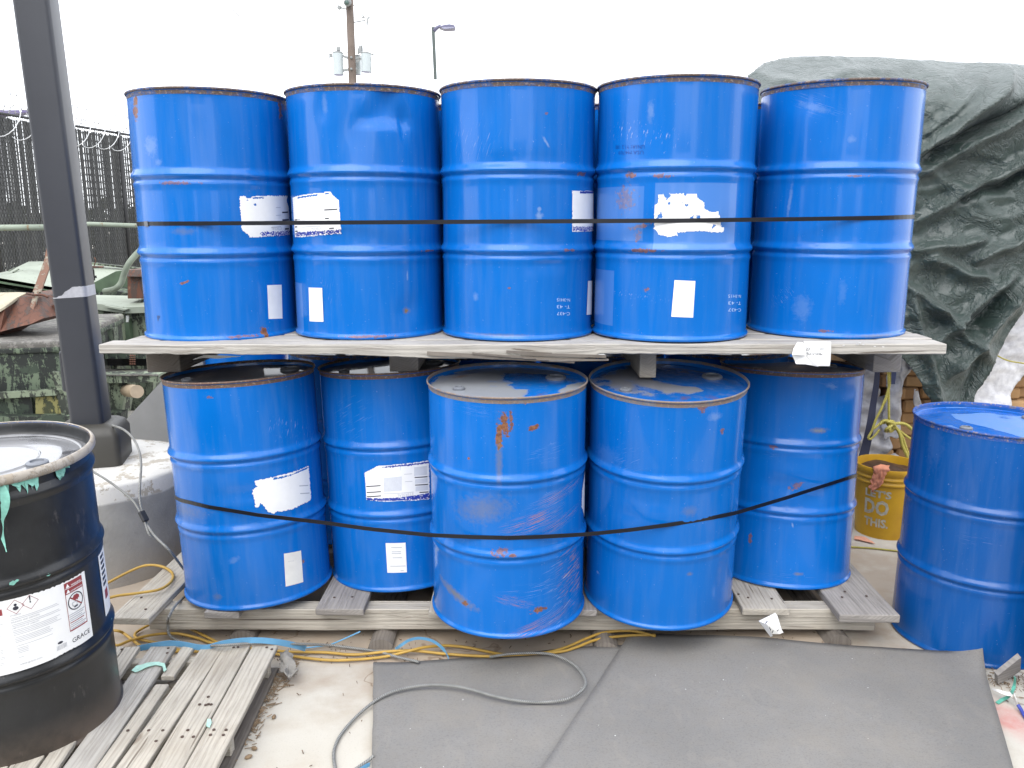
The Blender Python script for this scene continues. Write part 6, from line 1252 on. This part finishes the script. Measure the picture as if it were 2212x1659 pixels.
for a_, c_, w in (((475, 620), (555, 650), .10), ((480, 780), (555, 765), .10), ((475, 590), (550, 580), .03), ((600, 700), (690, 640), .06), ((450, 88), (525, 103), .05), ((420, 75), (450, 92), .16), ((592, 248), (725, 225), .05), ((755, 190), (740, 265), .07), ((755, 190), (797, 205), .04), ((740, 265), (768, 290), .04), ((680, 150), (700, 180), .05), ((685, 194), (714, 196), .07), ((540, 50), (548, 98), .16)): b = MB(); b.bar(PU(*a_), PU(*c_), w, w); b.build('bracket', M_FIT, up)
b = MB(); b.tube([PU(520, 30, -.4), PU(545, 22, .2)], .15, 12); b.build('camera_housing', M_FIT, up, True); b = MB(); b.tube([PU(517, 28, -.46), PU(519, 28, -.41)], .09, 12); b.build('camera_lens', simple('dark_glass', (.05, .09, .08), .2), up, True)
for y in (635, 762): b = MB(); b.tube([PU(567, y, -.22), PU(567, y, -.16)], .055, 10); b.build('washer', M_FIT, up, True)
for L in ([(325, 625), (318, 760), (330, 860), (375, 930)], [(640, 840), (645, 900)], [(778, 600), (790, 700), (780, 860), (778, 960)]): cord('drop_wire', [PU(*p) for p in L], .018, M_FIT, parent=up, n=5)
wr = cord('power_line', [A(480, 0, 30), A(545, 62, 32), A(590, 108, 34), A(625, 138, 36), A(650, 160, 38)], .020, simple('pale_wire', (.38, .38, .39), .5), 'thin pale overhead wire slanting down the white sky left of the utility pole', 'wire')
cord('power_line', [A(700, -40, 36), A(752, -4, UPY - .3), A(765, 12, UPY + 2), A(790, 40, UPY + 8)], .02, M_FIT, 'short dark wire crossing the top of the utility pole', 'wire')
LY = 30.0; PL = lambda x, y, dY=0: A(*cu(x, y), LY + dY)
sl_ = empty('street_lamp', PL(1490, 880), 'dark slender street lamp with a flat curved head against the white sky', 'street lamp')
M_LAMP = simple('dark_lamp_paint', (.055, .07, .065), .5, .1); M_LHEAD = simple('violet_grey_head', (.10, .097, .16), .45, .1)
b = MB(); a, c = PL(1498, 880), PL(1472, 300); b.bar(a - (c - a) * 1.6, c, .105, .105); b.build('lamp_post', M_LAMP, sl_)
b = MB(); b.tube([PL(1478, 345), PL(1500, 318), PL(1530, 298), PL(1560, 290)], lambda i: (.07, .075, .06, .07)[i], 8); b.build('lamp_arm', M_LHEAD, sl_, True)
o = [(1530, 300), (1560, 280), (1600, 268), (1650, 263), (1700, 270), (1718, 296), (1708, 315), (1650, 322), (1590, 322), (1555, 305)]
solid('lamp_head', [PL(*p, -.2) for p in o], M_LHEAD, sl_, Vector((0, .42, 0)), .03); solid('lamp_lens', [PL(*p, -.22) for p in ((1560, 304), (1600, 300), (1700, 296), (1706, 312), (1590, 319))], simple('pale_lens', (.22, .22, .30), .4), sl_, Vector((0, .02, 0)))
wb = empty('white_building', (0, 16, 0), 'low white flat-roofed building hidden in the glare behind the drums', 'building')
M_WHITE = simple('white_cladding', (.84, .84, .84), .6, .01, 1)
a, c = A(925, 172, 16), A(1665, 164, 16); b = MB(); b.box((a.x, 16, 0), (c.x, 24, a.z - .06)); b.build('wall', M_WHITE, wb); b = MB(); b.box((a.x, 15.99, a.z - .06), (c.x, 24.0, a.z)); b.build('roof_edge', simple('off_white_trim', (.80, .80, .81), .6, .01), wb)
for i in range(9): x = a.x + (c.x - a.x) * (i + .5) / 9; b = MB(); b.box((x - .03, 15.97, .1), (x + .03, 15.998, a.z - .07)); b.build('wall_seam', simple('seam_white', (.80, .80, .80), .6, .01), wb)
b = MB(); q = [A(1590, 178, 6.2), A(1632, 163, 6.2), A(1650, 166, 6.2), A(1650, 205, 6.2), A(1590, 205, 6.2)]
o = solid('white_carton', q, M_WHITE, None, Vector((0, .5, 0))); meta(o, 'white box edge peeping out between the two right-hand upper drums and the tarp', 'box')
# ------------------------------------------------------------------ the yard behind the photographer (seen only as reflections in the paint)
M_SHED = simple('weathered_steel_cladding', (.10, .11, .12), .7, .2, .6); M_SHED2 = simple('tan_block_wall', (.24, .22, .19), .8, .15, .8)
def building(x0, x1, y0, y1, h, m, label, doors=()):
    r = empty('warehouse', ((x0 + x1) / 2, (y0 + y1) / 2, 0), label, 'warehouse'); b = MB(); b.box((x0, y0, 0), (x1, y1, h)); b.build('wall', m, r); b = MB(); b.box((x0 - .3, y0 - .3, h), (x1 + .3, y1 + .3, h + .35)); b.build('roof', M_PIERG, r)
    for i, (dx, dw, dh) in enumerate(doors): b = MB(); b.box((dx, y1, 0), (dx + dw, y1 + .06, dh)); b.build('door', simple('roller_door', (.45, .46, .47), .5, .05), r)
    return r
M_PIERG = simple('roof_metal', (.25, .26, .27), .5)
building(-34, -6.5, -26, -15, 8.5, M_SHED, 'dark steel warehouse behind the photographer on the left of the yard', ((-22, 4, 4.2), (-14, 4, 4.2)))
building(9.5, 30, -22, -4.5, 7.5, M_SHED2, 'tan block warehouse behind the photographer on the right of the yard', ((12, 4, 4), (20, 4, 4)))
building(-5.5, 8.5, -46, -38, 5.0, M_SHED2, 'low tan warehouse far behind the photographer')
S.cycles.max_bounces = 8; S.cycles.use_denoising = True
